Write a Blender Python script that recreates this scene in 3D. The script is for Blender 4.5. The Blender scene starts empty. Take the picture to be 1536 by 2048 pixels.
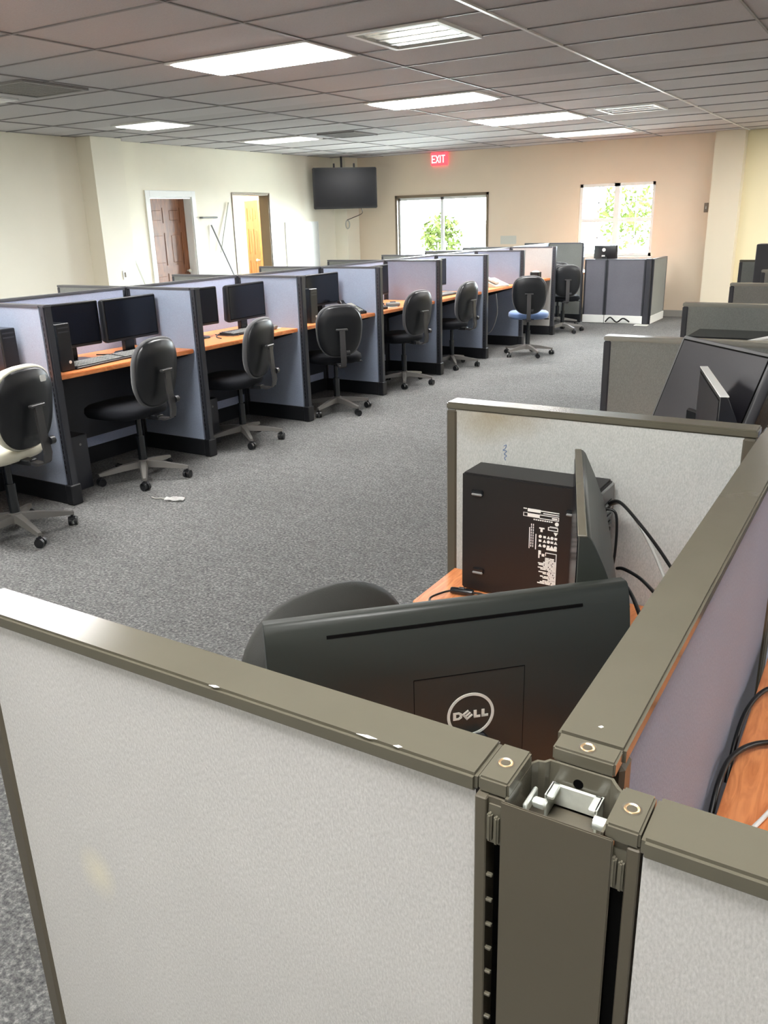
import bpy, bmesh, math, random
from mathutils import Vector, Matrix
random.seed(7)
sc = bpy.context.scene
COL = sc.collection
PI = math.pi
R = math.radians

# ------------------------------------------------------------------ camera, world, exposure
H_CAM, PITCH, YAW, ROLL, FPX = 1.62, 0.33757, -0.55068, -0.02822, 1662.7
def camera():
    cyw, syw = math.cos(YAW), math.sin(YAW)
    f = Vector((syw*math.cos(PITCH), cyw*math.cos(PITCH), -math.sin(PITCH)))
    r = Vector((cyw, -syw, 0)); u = r.cross(f)
    r2 = r*math.cos(ROLL)+u*math.sin(ROLL); u2 = -r*math.sin(ROLL)+u*math.cos(ROLL)
    m = Matrix(((r2.x, u2.x, -f.x, 0), (r2.y, u2.y, -f.y, 0), (r2.z, u2.z, -f.z, H_CAM), (0, 0, 0, 1)))
    cd = bpy.data.cameras.new('camera'); co = bpy.data.objects.new('camera', cd); COL.objects.link(co)
    co.matrix_world = m
    cd.sensor_fit = 'VERTICAL'; cd.sensor_height = 24; cd.lens = FPX/2048*24
    cd.clip_start = 0.03; cd.clip_end = 200
    sc.camera = co
camera()
sc.view_settings.view_transform = 'Standard'; sc.view_settings.look = 'None'
sc.view_settings.exposure = 1.36; sc.view_settings.gamma = 1; sc.view_settings.use_curve_mapping = False
sc.cycles.use_denoising = True
sc.cycles.max_bounces = 8; sc.cycles.diffuse_bounces = 5; sc.cycles.glossy_bounces = 3
sc.cycles.transparent_max_bounces = 8; sc.cycles.caustics_reflective = False; sc.cycles.caustics_refractive = False
sc.cycles.sample_clamp_indirect = 6

w = bpy.data.worlds.new('sky'); sc.world = w; w.use_nodes = True
w.node_tree.nodes['Background'].inputs[0].default_value = (0.86, 0.94, 1.0, 1)
w.node_tree.nodes['Background'].inputs[1].default_value = 60

def area_light(name, loc, rot, sx, sy, power, color):
    l = bpy.data.lights.new(name, 'AREA'); l.shape = 'RECTANGLE'; l.size = sx; l.size_y = sy
    l.energy = power; l.color = color
    o = bpy.data.objects.new(name, l); COL.objects.link(o); o.location = loc; o.rotation_euler = rot
    return o
LAMP_E = 19.0                      # brightness of the fluorescent diffusers
# sampling guides for the sky light at the two openings (portals give no light of their own)
for nm_, x_, z_, sx_, sy_ in (('sky_portal_door', -7.445, 1.02, 1.91, 2.04), ('sky_portal_window', -4.22, 1.52, 1.24, 1.14)):
    area_light(nm_, (x_, 14.62, z_), (R(-90), 0, 0), sx_, sy_, 1, (1, 1, 1)).data.cycles.is_portal = True

# ------------------------------------------------------------------ materials
MATS = {}
def mat(name, col, rough=0.5, metal=0.0, emit=None, es=0.0, spec=0.5, bump=None, noise=None, coat=0.0, sheen=0.0):
    """bump=(scale,strength[,stretch]); noise=(scale, amount) : subtle value variation"""
    if name in MATS: return MATS[name]
    m = bpy.data.materials.new(name); m.use_nodes = True; nt = m.node_tree; b = nt.nodes['Principled BSDF']
    b.inputs['Base Color'].default_value = (*col, 1); b.inputs['Roughness'].default_value = rough
    b.inputs['Metallic'].default_value = metal; b.inputs['Specular IOR Level'].default_value = spec
    b.inputs['Coat Weight'].default_value = coat; b.inputs['Sheen Weight'].default_value = sheen
    if emit:
        b.inputs['Emission Color'].default_value = (*emit, 1); b.inputs['Emission Strength'].default_value = es
    tc = nt.nodes.new('ShaderNodeTexCoord')
    if noise:
        n = nt.nodes.new('ShaderNodeTexNoise'); n.inputs['Scale'].default_value = noise[0]; n.inputs['Detail'].default_value = 4
        nt.links.new(tc.outputs['Object'], n.inputs['Vector'])
        r = nt.nodes.new('ShaderNodeMapRange'); r.inputs[1].default_value = 0.3; r.inputs[2].default_value = 0.7
        r.inputs[3].default_value = 1-noise[1]; r.inputs[4].default_value = 1+noise[1]
        nt.links.new(n.outputs['Fac'], r.inputs[0])
        mx = nt.nodes.new('ShaderNodeVectorMath'); mx.operation = 'SCALE'; mx.inputs[0].default_value = col
        nt.links.new(r.outputs[0], mx.inputs['Scale']); nt.links.new(mx.outputs[0], b.inputs['Base Color'])
    if bump:
        n = nt.nodes.new('ShaderNodeTexNoise'); n.inputs['Scale'].default_value = bump[0]; n.inputs['Detail'].default_value = 5
        if len(bump) > 2:
            mp = nt.nodes.new('ShaderNodeMapping'); mp.inputs['Scale'].default_value = bump[2]
            nt.links.new(tc.outputs['Object'], mp.inputs[0]); nt.links.new(mp.outputs[0], n.inputs['Vector'])
        else: nt.links.new(tc.outputs['Object'], n.inputs['Vector'])
        bp = nt.nodes.new('ShaderNodeBump'); bp.inputs['Strength'].default_value = bump[1]; bp.inputs['Distance'].default_value = 0.002
        nt.links.new(n.outputs['Fac'], bp.inputs['Height']); nt.links.new(bp.outputs[0], b.inputs['Normal'])
    MATS[name] = m
    return m

M_WALL = mat('cream wall paint', (0.86, 0.81, 0.68), 0.75, bump=(60, .08), noise=(1.2, .03))
M_WALLFAR = mat('tan wall paint', (0.70, 0.585, 0.455), 0.7, bump=(60, .08), noise=(1.0, .03))
M_COL = mat('cream column paint', (0.68, 0.61, 0.475), 0.75, bump=(60, .08))
M_WALLYEL = mat('yellow wall paint', (0.76, 0.68, 0.45), 0.75, bump=(60, .08))
M_WHITE = mat('white trim paint', (0.82, 0.82, 0.80), 0.4)
M_BASEB = mat('grey vinyl base', (0.30, 0.29, 0.27), 0.5)
M_TAUPE = mat('taupe metal', (0.105, 0.097, 0.072), 0.18, spec=0.6, noise=(9, .05), bump=(300, .008))
M_TAUPED = mat('taupe metal cover', (0.085, 0.074, 0.054), 0.38, spec=0.5, noise=(6, .05), bump=(300, .03))
M_CHAR = mat('charcoal and shaded frame metal', (0.030, 0.032, 0.040), 0.35, spec=0.6, noise=(9, .05))  # on panel frames: the taupe metal in dimmer light, darkened in the colour
M_CAPLIT = mat('cap metal with painted reflection', (0.26, 0.255, 0.225), 0.25, spec=0.8)  # window reflection on the far right caps put into a paler colour
M_CAPSHEEN = mat('charcoal cap metal with painted sheen', (0.075, 0.078, 0.088), 0.30, spec=0.8)  # lighter than the frames: reflected light on the cap tops worked into the colour
M_BLACKM = mat('black base metal', (0.010, 0.011, 0.014), 0.45)
M_ZINC = mat('zinc steel', (0.86, 0.90, 0.82), 0.28, metal=.55, noise=(60, .1))
M_SCREW = mat('brass screw', (0.95, 0.68, 0.40), 0.36, metal=1.0)
M_HOLE = mat('dark gap', (0.004, 0.004, 0.004), 0.9, spec=0.0)
M_BLK = mat('black plastic', (0.009, 0.010, 0.012), 0.36, bump=(900, .12))
M_BLKS = mat('satin black plastic', (0.010, 0.012, 0.014), 0.22, spec=0.6)
M_MONB = mat('charcoal monitor casing', (0.024, 0.027, 0.023), 0.40, spec=0.35, bump=(1600, .10))
M_SCREEN = mat('monitor glass', (0.005, 0.007, 0.013), 0.2, spec=0.35)
M_SCREENP = mat('matte monitor glass', (0.022, 0.021, 0.027), 0.34, spec=0.4)
M_SLOT = mat('slot black', (0.002, 0.002, 0.002), 0.8, spec=0.1)
M_PC = mat('computer case black', (0.011, 0.010, 0.010), 0.42, bump=(900, .15), noise=(3, .15))
M_PRINT = mat('white print', (0.80, 0.80, 0.76), 0.6)
M_LOGO = mat('logo grey', (0.60, 0.62, 0.55), 0.4)
M_GREYP = mat('grey plastic', (0.20, 0.205, 0.20), 0.5)
M_GREYB = mat('dark grey casing plastic', (0.11, 0.11, 0.112), 0.45)
M_LGREYP = mat('light grey plastic', (0.52, 0.52, 0.47), 0.45)
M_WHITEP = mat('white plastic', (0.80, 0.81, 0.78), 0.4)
M_CHFAB = mat('charcoal chair fabric', (0.009, 0.010, 0.013), 0.9, bump=(400, .4), spec=0.2)
M_CHRIM = mat('grey chair fabric', (0.07, 0.07, 0.075), 0.8, bump=(400, .4), sheen=0.3)
M_CHDK = mat('dark olive chair fabric', (0.028, 0.029, 0.025), 0.7, bump=(400, .4))
M_CREAM = mat('cream vinyl', (0.58, 0.56, 0.46), 0.45, noise=(8, .08))
M_BLUEF = mat('blue chair fabric', (0.10, 0.17, 0.34), 0.8, bump=(400, .4), sheen=0.3)
M_LEG = mat('grey nylon base', (0.15, 0.145, 0.135), 0.35)
M_BAR = mat('dark grey nylon', (0.045, 0.044, 0.045), 0.35)
M_LAMP = mat('lit diffuser', (0.9, 0.9, 0.9), 0.5, emit=(1.0, 0.985, 0.965), es=LAMP_E)
M_LAMPDIM = mat('faintly lit diffuser', (0.85, 0.85, 0.83), 0.4, emit=(1.0, 0.99, 0.96), es=1.1)
M_LAMPNEAR = mat('lit diffuser over the camera', (0.9, 0.9, 0.9), 0.5, emit=(1.0, 0.985, 0.965), es=13)
M_LAMPOFF = mat('unlit diffuser', (0.78, 0.78, 0.76), 0.35)
M_ALU = mat('bright aluminium', (0.72, 0.72, 0.72), 0.18, metal=1.0, noise=(14, .3))
M_RED = mat('red exit sign', (0.75, 0.03, 0.03), 0.4, emit=(1.0, 0.06, 0.08), es=0.9)
M_REDL = mat('exit lettering', (0.9, 0.4, 0.4), 0.4, emit=(1.0, 0.35, 0.35), es=1.3)
M_CABLE = mat('black cable', (0.008, 0.008, 0.008), 0.4)
M_CABLEW = mat('grey cable', (0.48, 0.48, 0.44), 0.5)
M_PAPER = mat('white paper', (0.85, 0.85, 0.83), 0.8)
M_BROWN = mat('brown metal frame', (0.17, 0.125, 0.08), 0.4)
M_TREE = mat('sunlit leaves', (0.015, 0.0205, 0.0055), 1.0, spec=0.0, noise=(3, .3))
M_TRUNK = mat('tree bark', (0.20, 0.14, 0.09), 0.9)
M_GROUND = mat('pale paving', (0.62, 0.62, 0.58), 0.9)
M_INK = mat('blue ink', (0.05, 0.12, 0.30), 0.7)
M_CHIP = mat('bare metal scratch', (0.85, 0.83, 0.78), 0.4)

def fabric(name, col, sc_=1.0, stains=()):
    m = bpy.data.materials.new(name); m.use_nodes = True; nt = m.node_tree; N = nt.nodes; b = N['Principled BSDF']
    b.inputs['Roughness'].default_value = 0.85; b.inputs['Specular IOR Level'].default_value = 0.25
    b.inputs['Sheen Weight'].default_value = 0.2
    tc = N.new('ShaderNodeTexCoord'); mp = N.new('ShaderNodeMapping'); mp.inputs['Scale'].default_value = (520, 520, 210)
    mp.inputs['Rotation'].default_value = (0, R(14), 0)
    n = N.new('ShaderNodeTexNoise'); n.inputs['Scale'].default_value = 1.0; n.inputs['Detail'].default_value = 3
    n2 = N.new('ShaderNodeTexNoise'); n2.inputs['Scale'].default_value = 2.6; n2.inputs['Detail'].default_value = 3
    nt.links.new(tc.outputs['Object'], mp.inputs[0]); nt.links.new(mp.outputs[0], n.inputs['Vector'])
    nt.links.new(tc.outputs['Object'], n2.inputs['Vector'])
    r1 = N.new('ShaderNodeMapRange'); r1.inputs[1].default_value = .3; r1.inputs[2].default_value = .7; r1.inputs[3].default_value = .86; r1.inputs[4].default_value = 1.12
    r2 = N.new('ShaderNodeMapRange'); r2.inputs[1].default_value = .3; r2.inputs[2].default_value = .7; r2.inputs[3].default_value = .93; r2.inputs[4].default_value = 1.05
    nt.links.new(n.outputs['Fac'], r1.inputs[0]); nt.links.new(n2.outputs['Fac'], r2.inputs[0])
    mm = N.new('ShaderNodeMath'); mm.operation = 'MULTIPLY'; nt.links.new(r1.outputs[0], mm.inputs[0]); nt.links.new(r2.outputs[0], mm.inputs[1])
    v = N.new('ShaderNodeVectorMath'); v.operation = 'SCALE'; v.inputs[0].default_value = col
    nt.links.new(mm.outputs[0], v.inputs['Scale']); nt.links.new(v.outputs[0], b.inputs['Base Color'])
    last = v.outputs[0]
    for (cx_, cy_, cz_, rx, rz_, scol, amt) in stains:      # soft dirt marks with a place of their own
        mp2 = N.new('ShaderNodeMapping'); mp2.vector_type = 'TEXTURE'; mp2.inputs['Location'].default_value = (cx_, cy_, cz_); mp2.inputs['Scale'].default_value = (rx, 10, rz_)
        nn = N.new('ShaderNodeTexNoise'); nn.inputs['Scale'].default_value = 9; nt.links.new(tc.outputs['Object'], nn.inputs['Vector'])
        nt.links.new(tc.outputs['Object'], mp2.inputs[0]); le = N.new('ShaderNodeVectorMath'); le.operation = 'LENGTH'; nt.links.new(mp2.outputs[0], le.inputs[0])
        ad = N.new('ShaderNodeMath'); ad.operation = 'MULTIPLY_ADD'; ad.inputs[1].default_value = 1.1; nt.links.new(nn.outputs['Fac'], ad.inputs[0]); nt.links.new(le.outputs['Value'], ad.inputs[2])
        mr = N.new('ShaderNodeMapRange'); mr.inputs[1].default_value = 1.5; mr.inputs[2].default_value = .45; mr.inputs[3].default_value = 0; mr.inputs[4].default_value = amt; nt.links.new(ad.outputs[0], mr.inputs[0])
        mx = N.new('ShaderNodeMix'); mx.data_type = 'RGBA'; nt.links.new(mr.outputs[0], mx.inputs[0]); nt.links.new(last, mx.inputs[6]); mx.inputs[7].default_value = (*scol, 1)
        last = mx.outputs[2]; nt.links.new(last, b.inputs['Base Color'])
    bp = N.new('ShaderNodeBump'); bp.inputs['Strength'].default_value = .5; bp.inputs['Distance'].default_value = .0012
    nt.links.new(n.outputs['Fac'], bp.inputs['Height']); nt.links.new(bp.outputs[0], b.inputs['Normal'])
    MATS[name] = m; return m
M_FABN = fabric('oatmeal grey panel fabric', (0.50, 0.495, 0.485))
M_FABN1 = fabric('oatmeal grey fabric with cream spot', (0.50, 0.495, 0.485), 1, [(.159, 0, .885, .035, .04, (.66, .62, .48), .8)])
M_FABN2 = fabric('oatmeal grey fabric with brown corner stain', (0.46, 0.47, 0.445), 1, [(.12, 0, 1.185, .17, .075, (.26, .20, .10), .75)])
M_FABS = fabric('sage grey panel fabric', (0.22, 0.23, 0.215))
M_FABB = fabric('blue grey panel fabric', (0.275, 0.325, 0.425))
M_FABL = fabric('lavender grey panel fabric', (0.38, 0.43, 0.58))
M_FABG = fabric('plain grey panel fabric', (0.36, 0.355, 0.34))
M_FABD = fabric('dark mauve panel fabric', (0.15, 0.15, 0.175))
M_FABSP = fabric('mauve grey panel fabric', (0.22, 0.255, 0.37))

def carpet():
    m = bpy.data.materials.new('grey carpet tile'); m.use_nodes = True; nt = m.node_tree; N = nt.nodes; b = N['Principled BSDF']
    b.inputs['Roughness'].default_value = 0.95; b.inputs['Specular IOR Level'].default_value = 0.15
    tc = N.new('ShaderNodeTexCoord')
    n = N.new('ShaderNodeTexNoise'); n.inputs['Scale'].default_value = 75; n.inputs['Detail'].default_value = 6; n.inputs['Roughness'].default_value = .75
    n2 = N.new('ShaderNodeTexNoise'); n2.inputs['Scale'].default_value = 1.1; n2.inputs['Detail'].default_value = 4
    n3 = N.new('ShaderNodeTexNoise'); n3.inputs['Scale'].default_value = 16; n3.inputs['Detail'].default_value = 3
    for q in (n, n2, n3): nt.links.new(tc.outputs['Object'], q.inputs['Vector'])
    cr = N.new('ShaderNodeValToRGB'); e = cr.color_ramp.elements
    e[0].position = .34; e[0].color = (0.050, 0.052, 0.053, 1); e[1].position = .70; e[1].color = (0.36, 0.355, 0.33, 1)
    x = cr.color_ramp.elements.new(.52); x.color = (0.150, 0.152, 0.150, 1)
    nt.links.new(n.outputs['Fac'], cr.inputs[0])
    r2 = N.new('ShaderNodeMapRange'); r2.inputs[1].default_value = .3; r2.inputs[2].default_value = .7; r2.inputs[3].default_value = .88; r2.inputs[4].default_value = 1.1
    r3 = N.new('ShaderNodeMapRange'); r3.inputs[1].default_value = .3; r3.inputs[2].default_value = .7; r3.inputs[3].default_value = .86; r3.inputs[4].default_value = 1.14
    nt.links.new(n2.outputs['Fac'], r2.inputs[0]); nt.links.new(n3.outputs['Fac'], r3.inputs[0])
    mm = N.new('ShaderNodeMath'); mm.operation = 'MULTIPLY'; nt.links.new(r2.outputs[0], mm.inputs[0]); nt.links.new(r3.outputs[0], mm.inputs[1])
    v = N.new('ShaderNodeVectorMath'); v.operation = 'SCALE'; nt.links.new(cr.outputs[0], v.inputs[0]); nt.links.new(mm.outputs[0], v.inputs['Scale'])
    nt.links.new(v.outputs[0], b.inputs['Base Color'])
    bp = N.new('ShaderNodeBump'); bp.inputs['Strength'].default_value = .6; bp.inputs['Distance'].default_value = .004
    nt.links.new(n.outputs['Fac'], bp.inputs['Height']); nt.links.new(bp.outputs[0], b.inputs['Normal'])
    return m
M_CARPET = carpet()

def wood(name, c1, c2, scale, rough=.4, axis=(1, 1, 1), dist=2.0):
    m = bpy.data.materials.new(name); m.use_nodes = True; nt = m.node_tree; N = nt.nodes; b = N['Principled BSDF']
    b.inputs['Roughness'].default_value = rough
    tc = N.new('ShaderNodeTexCoord'); mp = N.new('ShaderNodeMapping'); mp.inputs['Scale'].default_value = axis
    n = N.new('ShaderNodeTexNoise'); n.inputs['Scale'].default_value = scale; n.inputs['Detail'].default_value = 7; n.inputs['Distortion'].default_value = dist
    nt.links.new(tc.outputs['Object'], mp.inputs[0]); nt.links.new(mp.outputs[0], n.inputs['Vector'])
    cr = N.new('ShaderNodeValToRGB'); e = cr.color_ramp.elements
    e[0].position = .35; e[0].color = (*c1, 1); e[1].position = .65; e[1].color = (*c2, 1)
    nt.links.new(n.outputs['Fac'], cr.inputs[0]); nt.links.new(cr.outputs[0], b.inputs['Base Color'])
    MATS[name] = m; return m
M_DESK = wood('cherry laminate', (0.64, 0.205, 0.065), (0.84, 0.33, 0.125), 6, .38, (9, 1.4, 5))
M_DOORW = wood('knotty brown door wood', (0.13, 0.045, 0.018), (0.24, 0.092, 0.036), 3, .35, (6, 6, .7))
M_DOORO = wood('orange door wood', (0.44, 0.19, 0.06), (0.60, 0.29, 0.10), 3, .4, (6, 6, .7))

def ceiling_mat():
    m = bpy.data.materials.new('mineral fibre ceiling tile'); m.use_nodes = True; nt = m.node_tree; N = nt.nodes; b = N['Principled BSDF']
    b.inputs['Roughness'].default_value = .9; b.inputs['Specular IOR Level'].default_value = .1
    tc = N.new('ShaderNodeTexCoord'); n = N.new('ShaderNodeTexNoise'); n.inputs['Scale'].default_value = 130; n.inputs['Detail'].default_value = 4
    nt.links.new(tc.outputs['Object'], n.inputs['Vector'])
    # slight tone difference tile to tile
    mp = N.new('ShaderNodeMapping'); mp.inputs['Location'].default_value = (2.295/1.27, -5.0/.633, 0); mp.inputs['Scale'].default_value = (1/1.27, 1/.633, 1)
    fl = N.new('ShaderNodeVectorMath'); fl.operation = 'FLOOR'; wn = N.new('ShaderNodeTexWhiteNoise')
    nt.links.new(tc.outputs['Object'], mp.inputs[0]); nt.links.new(mp.outputs[0], fl.inputs[0]); nt.links.new(fl.outputs[0], wn.inputs['Vector'])
    r1 = N.new('ShaderNodeMapRange'); r1.inputs[3].default_value = .92; r1.inputs[4].default_value = 1.05; nt.links.new(wn.outputs['Value'], r1.inputs[0])
    r2 = N.new('ShaderNodeMapRange'); r2.inputs[1].default_value = .3; r2.inputs[2].default_value = .7; r2.inputs[3].default_value = .93; r2.inputs[4].default_value = 1.05; nt.links.new(n.outputs['Fac'], r2.inputs[0])
    mm = N.new('ShaderNodeMath'); mm.operation = 'MULTIPLY'; nt.links.new(r1.outputs[0], mm.inputs[0]); nt.links.new(r2.outputs[0], mm.inputs[1])
    v = N.new('ShaderNodeVectorMath'); v.operation = 'SCALE'; v.inputs[0].default_value = (0.52, 0.50, 0.505)
    nt.links.new(mm.outputs[0], v.inputs['Scale']); nt.links.new(v.outputs[0], b.inputs['Base Color'])
    bp = N.new('ShaderNodeBump'); bp.inputs['Strength'].default_value = .25; bp.inputs['Distance'].default_value = .002
    nt.links.new(n.outputs['Fac'], bp.inputs['Height']); nt.links.new(bp.outputs[0], b.inputs['Normal'])
    return m
M_CEIL = ceiling_mat()
M_TBAR = mat('grey grid bar', (0.20, 0.19, 0.19), 0.5)
M_TBARLIT = mat('grid runner with painted sheen', (0.62, 0.62, 0.60), 0.3)  # this bar is lightened in colour for the window light it reflects

def glass_mat():
    m = bpy.data.materials.new('window glass'); m.use_nodes = True; nt = m.node_tree; N = nt.nodes
    N.remove(N['Principled BSDF']); out = N['Material Output']
    t = N.new('ShaderNodeBsdfTransparent'); t.inputs[0].default_value = (.96, .98, .97, 1)
    g = N.new('ShaderNodeBsdfGlossy'); g.inputs['Roughness'].default_value = .03
    f = N.new('ShaderNodeFresnel'); f.inputs[0].default_value = 1.35; mx = N.new('ShaderNodeMixShader')
    nt.links.new(f.outputs[0], mx.inputs[0]); nt.links.new(t.outputs[0], mx.inputs[1]); nt.links.new(g.outputs[0], mx.inputs[2])
    nt.links.new(mx.outputs[0], out.inputs[0]); return m
M_GLASS = glass_mat()

# ------------------------------------------------------------------ mesh helpers
class MB:
    def __init__(s): s.bm = bmesh.new()
    def _merge(s, b2, mtx=None):
        if mtx: bmesh.ops.transform(b2, matrix=mtx, verts=b2.verts)
        me = bpy.data.meshes.new('t'); b2.to_mesh(me); b2.free(); s.bm.from_mesh(me); bpy.data.meshes.remove(me); return s
    def box(s, x0, x1, y0, y1, z0, z1, bev=0, seg=1, mtx=None):
        b = bmesh.new(); bmesh.ops.create_cube(b, size=1)
        for v in b.verts: v.co = Vector(((x0+x1)/2+v.co.x*(x1-x0), (y0+y1)/2+v.co.y*(y1-y0), (z0+z1)/2+v.co.z*(z1-z0)))
        if bev: bmesh.ops.bevel(b, geom=list(b.edges), offset=min(bev, .45*min(abs(x1-x0), abs(y1-y0), abs(z1-z0))), segments=seg, affect='EDGES')
        return s._merge(b, mtx)
    def poly(s, pts, axis, a0, a1, bev=0, mtx=None):
        """extrude a 2-D polygon; axis 'x': pts=(y,z), 'y': pts=(x,z), 'z': pts=(x,y)"""
        b = bmesh.new()
        mk = {'x': lambda p, a: (a, p[0], p[1]), 'y': lambda p, a: (p[0], a, p[1]), 'z': lambda p, a: (p[0], p[1], a)}[axis]
        v0 = [b.verts.new(mk(p, a0)) for p in pts]; v1 = [b.verts.new(mk(p, a1)) for p in pts]
        n = len(pts); b.faces.new(v0); b.faces.new(list(reversed(v1)))
        for i in range(n): b.faces.new((v0[i], v1[i], v1[(i+1) % n], v0[(i+1) % n]))
        bmesh.ops.recalc_face_normals(b, faces=b.faces)
        if bev: bmesh.ops.bevel(b, geom=list(b.edges), offset=bev, segments=1, affect='EDGES')
        return s._merge(b, mtx)
    def cyl(s, p0, p1, r0, r1=None, seg=20):
        p0 = Vector(p0); p1 = Vector(p1); r1 = r0 if r1 is None else r1; d = p1-p0
        b = bmesh.new(); bmesh.ops.create_cone(b, cap_ends=True, segments=seg, radius1=r0, radius2=r1, depth=d.length)
        m = Matrix.Translation((p0+p1)/2) @ d.to_track_quat('Z', 'Y').to_matrix().to_4x4()
        return s._merge(b, m)
    def sphere(s, c, r, sx=1, sy=1, sz=1, seg=16):
        b = bmesh.new(); bmesh.ops.create_uvsphere(b, u_segments=seg, v_segments=seg//2, radius=r)
        return s._merge(b, Matrix.Translation(c) @ Matrix.Diagonal((sx, sy, sz, 1)))
    def tube(s, pts, r, seg=8, smooth=True, closed=False):
        P = [Vector(p) for p in pts]
        if smooth and len(P) > 2:
            Q = []
            for i in range(len(P)-1):
                a = P[max(i-1, 0)]; b_ = P[i]; c = P[i+1]; d = P[min(i+2, len(P)-1)]
                for k in range(8):
                    t = k/8
                    Q.append(.5*((2*b_)+(c-a)*t+(2*a-5*b_+4*c-d)*t*t+(3*b_-a-3*c+d)*t**3))
            Q.append(P[-1]); P = Q
        bm = s.bm; rings = []; prev = None
        for i, p in enumerate(P):
            t = (P[min(i+1, len(P)-1)]-P[max(i-1, 0)]).normalized()
            if prev is None: n = t.orthogonal().normalized()
            else: n = (prev-t*prev.dot(t)).normalized()
            prev = n; b2 = t.cross(n)
            rr = r(i/(len(P)-1)) if callable(r) else r
            rings.append([bm.verts.new(p+(n*math.cos(2*PI*k/seg)+b2*math.sin(2*PI*k/seg))*rr) for k in range(seg)])
        for i in range(len(rings)-1):
            for k in range(seg): bm.faces.new((rings[i][k], rings[i][(k+1) % seg], rings[i+1][(k+1) % seg], rings[i+1][k]))
        bm.faces.new(list(reversed(rings[0]))); bm.faces.new(rings[-1]); return s
    def loft(s, rings, cap0=True, cap1=True, mtx=None):
        b = bmesh.new(); vs = [[b.verts.new(p) for p in r] for r in rings]; n = len(vs[0])
        for i in range(len(vs)-1):
            for k in range(n): b.faces.new((vs[i][k], vs[i][(k+1) % n], vs[i+1][(k+1) % n], vs[i+1][k]))
        if cap0: b.faces.new(list(reversed(vs[0])))
        if cap1: b.faces.new(vs[-1])
        bmesh.ops.recalc_face_normals(b, faces=b.faces)
        return s._merge(b, mtx)
    def build(s, name, m, parent=None, smooth=None, loc=None, rot=None, kind=None, label=None):
        me = bpy.data.meshes.new(name)
        bmesh.ops.recalc_face_normals(s.bm, faces=s.bm.faces)
        s.bm.to_mesh(me); s.bm.free(); me.materials.append(m)
        o = bpy.data.objects.new(name, me); COL.objects.link(o)
        if smooth is not None:
            for p in me.polygons: p.use_smooth = True
            me.set_sharp_from_angle(angle=R(smooth))
        if parent: o.parent = parent
        if loc: o.location = loc
        if rot: o.rotation_euler = rot
        if kind: o['kind'] = kind
        if label: o['label'] = label
        return o
def B(*a, **k): return MB().box(*a, **k)

def thing(name, label, cat, loc=(0, 0, 0), rz=0, group=None, rot=None):
    o = bpy.data.objects.new(name, None); COL.objects.link(o); o.empty_display_size = .1
    o.location = loc; o.rotation_euler = rot if rot else (0, 0, rz); o['label'] = label; o['category'] = cat
    if group: o['group'] = group
    return o
def tag(o, label, cat, group=None):
    o['label'] = label; o['category'] = cat
    if group: o['group'] = group
    return o
def copy_tree(o, parent=None):
    c = o.copy(); COL.objects.link(c); c.parent = parent
    for ch in list(o.children): copy_tree(ch, c)
    return c
def dup(root, label, loc, rz=None, group=None, rot=None):
    c = copy_tree(root); c['label'] = label; c.location = loc
    if rz is not None: c.rotation_euler = (0, 0, rz)
    if rot is not None: c.rotation_euler = rot
    if group: c['group'] = group
    return c
def struct(name, mb, m, parent=None, smooth=None):
    return mb.build(name, m, parent, smooth, kind=None if parent else 'structure')
def superell(wd, ht, n, seg=40, taper=0.0):
    out = []
    for k in range(seg):
        a = 2*PI*k/seg; c, s_ = math.cos(a), math.sin(a)
        x = wd/2*math.copysign(abs(c)**(2/n), c); z = ht/2*math.copysign(abs(s_)**(2/n), s_)
        out.append((x*(1+taper*z/(ht/2)), z))
    return out
def rrect(w_, h_, r, seg=5):
    out = []
    for cx_, cy_, a0 in ((w_/2-r, h_/2-r, 0), (-w_/2+r, h_/2-r, 90), (-w_/2+r, -h_/2+r, 180), (w_/2-r, -h_/2+r, 270)):
        for k in range(seg+1):
            a = R(a0+90*k/seg); out.append((cx_+r*math.cos(a), cy_+r*math.sin(a)))
    return out

# ------------------------------------------------------------------ the room
CEIL = 2.74; XL = -9.5; YF = 14.4; XR = 5.2; YB = -4.0
struct('floor', B(-12, XR+.2, YB-.2, YF+.2, -.1, 0), M_CARPET)
struct('ceiling', B(-12, XR+.2, YB-.2, YF+.2, CEIL+.004, CEIL+.1), M_CEIL)
# ceiling grid
gx = [-2.295+1.27*k for k in range(-6, 6)]
gy = [3.74-.63*k for k in range(0, 13)]+[4.37, 5.0, 5.63, 6.30, 7.05, 7.85, 8.48, 9.2, 10.0, 10.75, 11.6, 12.45, 13.2, 13.9]
g = MB()
for y in gy: g.box(XL, XR, y-.008, y+.008, CEIL-.003, CEIL+.004)
struct('trim_1', g, M_TBAR)
g = MB()
for x in gx:
    if abs(x+2.295) > .01: g.box(x-.008, x+.008, YB, YF, CEIL-.004, CEIL+.004)
struct('trim_2', g, M_TBAR)
struct('trim_3', B(-2.306, -2.284, YB, YF, CEIL-.008, CEIL+.004), M_TBARLIT)

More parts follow.
